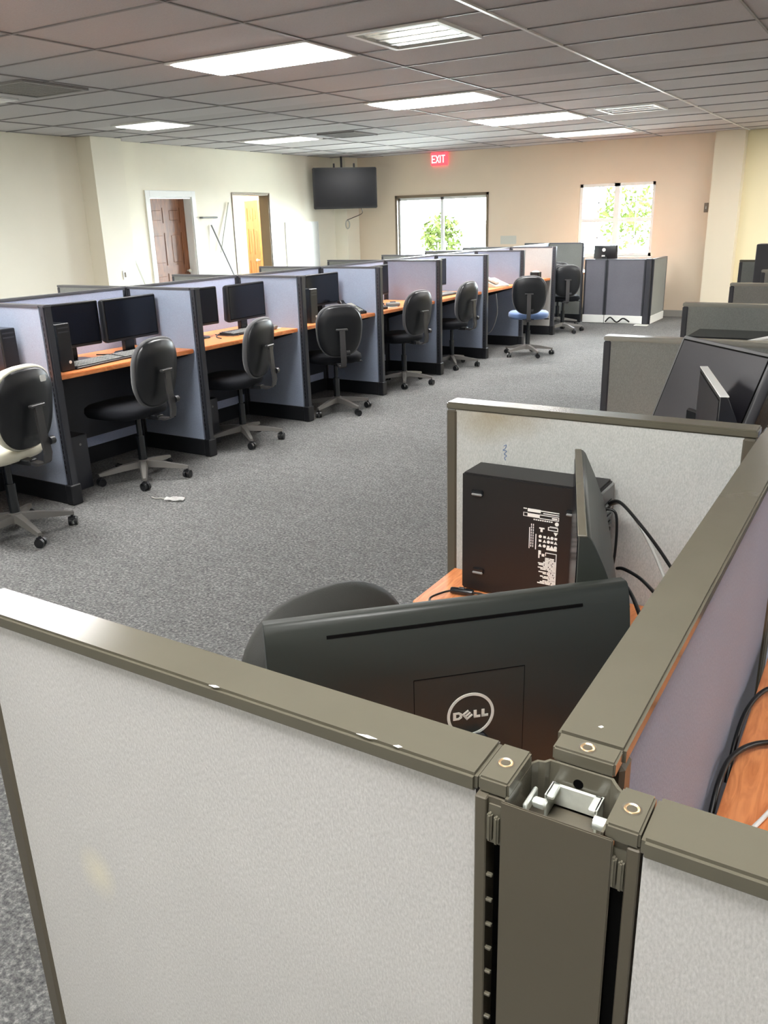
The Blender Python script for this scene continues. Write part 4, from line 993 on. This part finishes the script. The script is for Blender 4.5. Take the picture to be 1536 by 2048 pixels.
# ------------------------------------------------------------------ far low enclosure
EX = [(-4.29, 13.2), (-3.94, 13.2), (-3.30, 13.2)]
panel('low_panel', 'Low grey panel of the far enclosure, left part, behind the far chairs', 'far enclosure panels', EX[0], (-3.944, 13.2), M_FABD, M_CHAR, M_CAPSHEEN, top=.965, base=M_WHITEP)
panel('low_panel', 'Low grey panel of the far enclosure, front right part', 'far enclosure panels', (-3.940, 13.2), (-3.348, 13.2), M_FABD, M_CHAR, M_CAPSHEEN, top=.965, base=M_WHITEP)
panel('low_panel', 'Low grey side panel of the far enclosure, running to the far wall', 'far enclosure panels', (-3.27, 13.24), (-3.27, 14.05), M_FABS, M_CHAR, M_CAPSHEEN, top=.965, base=M_WHITEP)
t = thing('connector_post', 'Dark corner post of the low far enclosure', 'panel post', (-3.30, 13.2, 0)); B(-.045, .03, -.031, .035, 0, .966, .006).build('post', M_CHAR, t); B(-.047, .032, -.033, .037, .96, .97, .003).build('cap', M_CAPSHEEN, t)
t = thing('worktop', 'Cherry worktop inside the low far enclosure', 'desk', (-4.1, 13.6, .76)); B(-.8, .75, -.36, .35, -.03, 0, .004).build('top', M_DESK, t)
mb = MB(); mb.cyl((-.75, .2, -.76), (-.75, .2, -.03), .02); mb.cyl((.7, .2, -.76), (.7, .2, -.03), .02); mb.build('leg', M_CHAR, t)
monitor('dark monitor back with a white logo above the low far enclosure', (-4.06, 13.48, .76), R(180), .37, .26, .14, D=.05)
t2 = [o for o in bpy.data.objects if o.name.startswith('monitor') and o.get('label', '').startswith('dark monitor back')][0]
MB().cyl((.02, .050, .33), (.02, .052, .33), .028, seg=20).build('logo', M_WHITEP, t2, label='white logo disc'); B(-.0, .05, .05, .052, .225, .25).build('sticker', M_WHITEP, t2)
tag(B(-3.42, -3.22, 12.98, 13.10, .0, .012, .003).build('paper_scrap', M_WHITEP), 'white scrap on the carpet at the enclosure corner', 'paper')
mb = MB(); mb.tube([(-3.9, 13.12, .03), (-3.82, 13.10, .10), (-3.72, 13.11, .03), (-3.62, 13.10, .09), (-3.52, 13.1, .04)], .012); tag(mb.build('floor_cable', M_CABLE), 'looped dark cable at the foot of the far enclosure', 'cable')

# ------------------------------------------------------------------ things in the right row bays
t = thing('flat_computer', 'flat black desktop computer in front of the fourth panel of the right row', 'computer', (-.60, 4.02, .79))
B(-.19, .13, -.14, .14, .22, .31, .006).build('chassis', M_BLKS, t); B(-.19, .13, -.146, -.138, .22, .31, .003).build('front_bezel', M_BLK, t)
B(-.16, .10, -.12, .12, 0, .22, .006).build('riser', M_CHAR, t)
t = thing('paper_tray', 'white document holder leaning at the right picture edge', 'document holder', (-.47, 3.38, .79), R(-20))
mt_ = Matrix.Translation((0, 0, .30)) @ Matrix.Rotation(R(-50), 4, 'X') @ Matrix.Rotation(R(-20), 4, 'Z')
B(-.02, .18, -.08, .22, .0, .012, .003, mtx=mt_).build('sheet', M_WHITEP, t); B(-.0, .16, -.05, .05, 0, .29, .01).build('stand', M_BLK, t)
t = thing('computer_tower', 'dark grey computer with a slotted grille above the farthest right panels', 'computer', (-.92, 7.85, .79))
B(-.16, .2, -.1, .1, 0, .56, .006).build('chassis', M_CHAR, t)
mb = MB()
for k in range(7): mb.box(.0, .14, -.104, -.099, .40+k*.018, .408+k*.018)
mb.build('grille', M_HOLE, t)
worktop('Cherry worktop at the last bay of the right row', 'right row worktops', -.862, -.20, 6.77, 8.06)
monitor('black monitor before the farthest right panel', (-.62, 7.3, .79), R(-10), .46, .30, .09, D=.04)
worktop_ = None

# cables in the near cubicle
def cable(label, pts, r, m=M_CABLE): return tag(MB().tube(pts, r, 8).build('cable', m, None, 60), label, 'cable')
cable('black cable looping from the tower rear to the spine panel', [(-.470, 1.68, 1.035), (-.44, 1.66, 1.05), (-.38, 1.60, 1.03), (-.31, 1.52, 1.0), (-.235, 1.42, .96), (-.197, 1.38, .90)], .0035)
cable('pale grey cable running down from the tower rear', [(-.470, 1.69, 1.03), (-.43, 1.67, 1.04), (-.36, 1.62, .98), (-.30, 1.56, .90), (-.27, 1.5, .82), (-.30, 1.45, .796)], .0035, M_CABLEW)
cable('black cable hanging straight down at the tower rear', [(-.470, 1.66, 1.03), (-.445, 1.66, 1.02), (-.44, 1.65, .93), (-.45, 1.64, .85), (-.43, 1.60, .796)], .003)
cable('black cable rising from behind the logo monitor to the spine panel', [(-.405, 1.545, .95), (-.385, 1.52, .962), (-.34, 1.47, .97), (-.28, 1.36, .99), (-.225, 1.30, .985), (-.197, 1.27, .96)], .0035)
cable('lower black cable beside the logo monitor corner', [(-.41, 1.535, .925), (-.385, 1.515, .935), (-.35, 1.46, .935), (-.30, 1.36, .93), (-.24, 1.30, .90), (-.198, 1.27, .86)], .004)
cable('black cord lying on the near worktop between remote and monitor', [(-.80, 1.50, .796), (-.825, 1.535, .796), (-.812, 1.575, .797), (-.795, 1.592, .799)], .0025)
cable('black cord from the remote to the tower', [(-.752, 1.600, .799), (-.72, 1.60, .80), (-.68, 1.57, .800), (-.64, 1.53, .797)], .0028)
t = thing('inline_switch', 'small black inline cord switch on the near worktop', 'switch', (-.7735, 1.597, .7985), R(9))
MB().tube([(-.027, 0, 0), (-.022, 0, 0), (.022, 0, 0), (.027, 0, 0)], lambda k: .0085*(math.sin(PI*min(max(k, .08), .92))**.35), 14).build('body', M_BLKS, t, 50)
B(-.008, .008, -.004, .004, .006, .0105, .002).build('button', M_BLK, t)
cable('black cable coming over the far part of the right hand worktop edge', [(.06, 1.56, .796), (-.04, 1.51, .80), (-.095, 1.47, .806), (-.120, 1.40, .80), (-.1265, 1.32, .78), (-.1265, 1.26, .73)], .0042)
cable('black cable arching over the near part of the right hand worktop edge', [(.10, 1.345, .796), (-.02, 1.325, .798), (-.085, 1.29, .803), (-.118, 1.23, .806), (-.1265, 1.16, .80), (-.1265, 1.10, .76)], .0045)
cable('white cable on the right hand worktop near the corner panel', [(-.078, 1.05, .7945), (-.058, 1.11, .7945), (-.035, 1.19, .7945), (-.01, 1.28, .7945)], .0035, M_WHITEP)
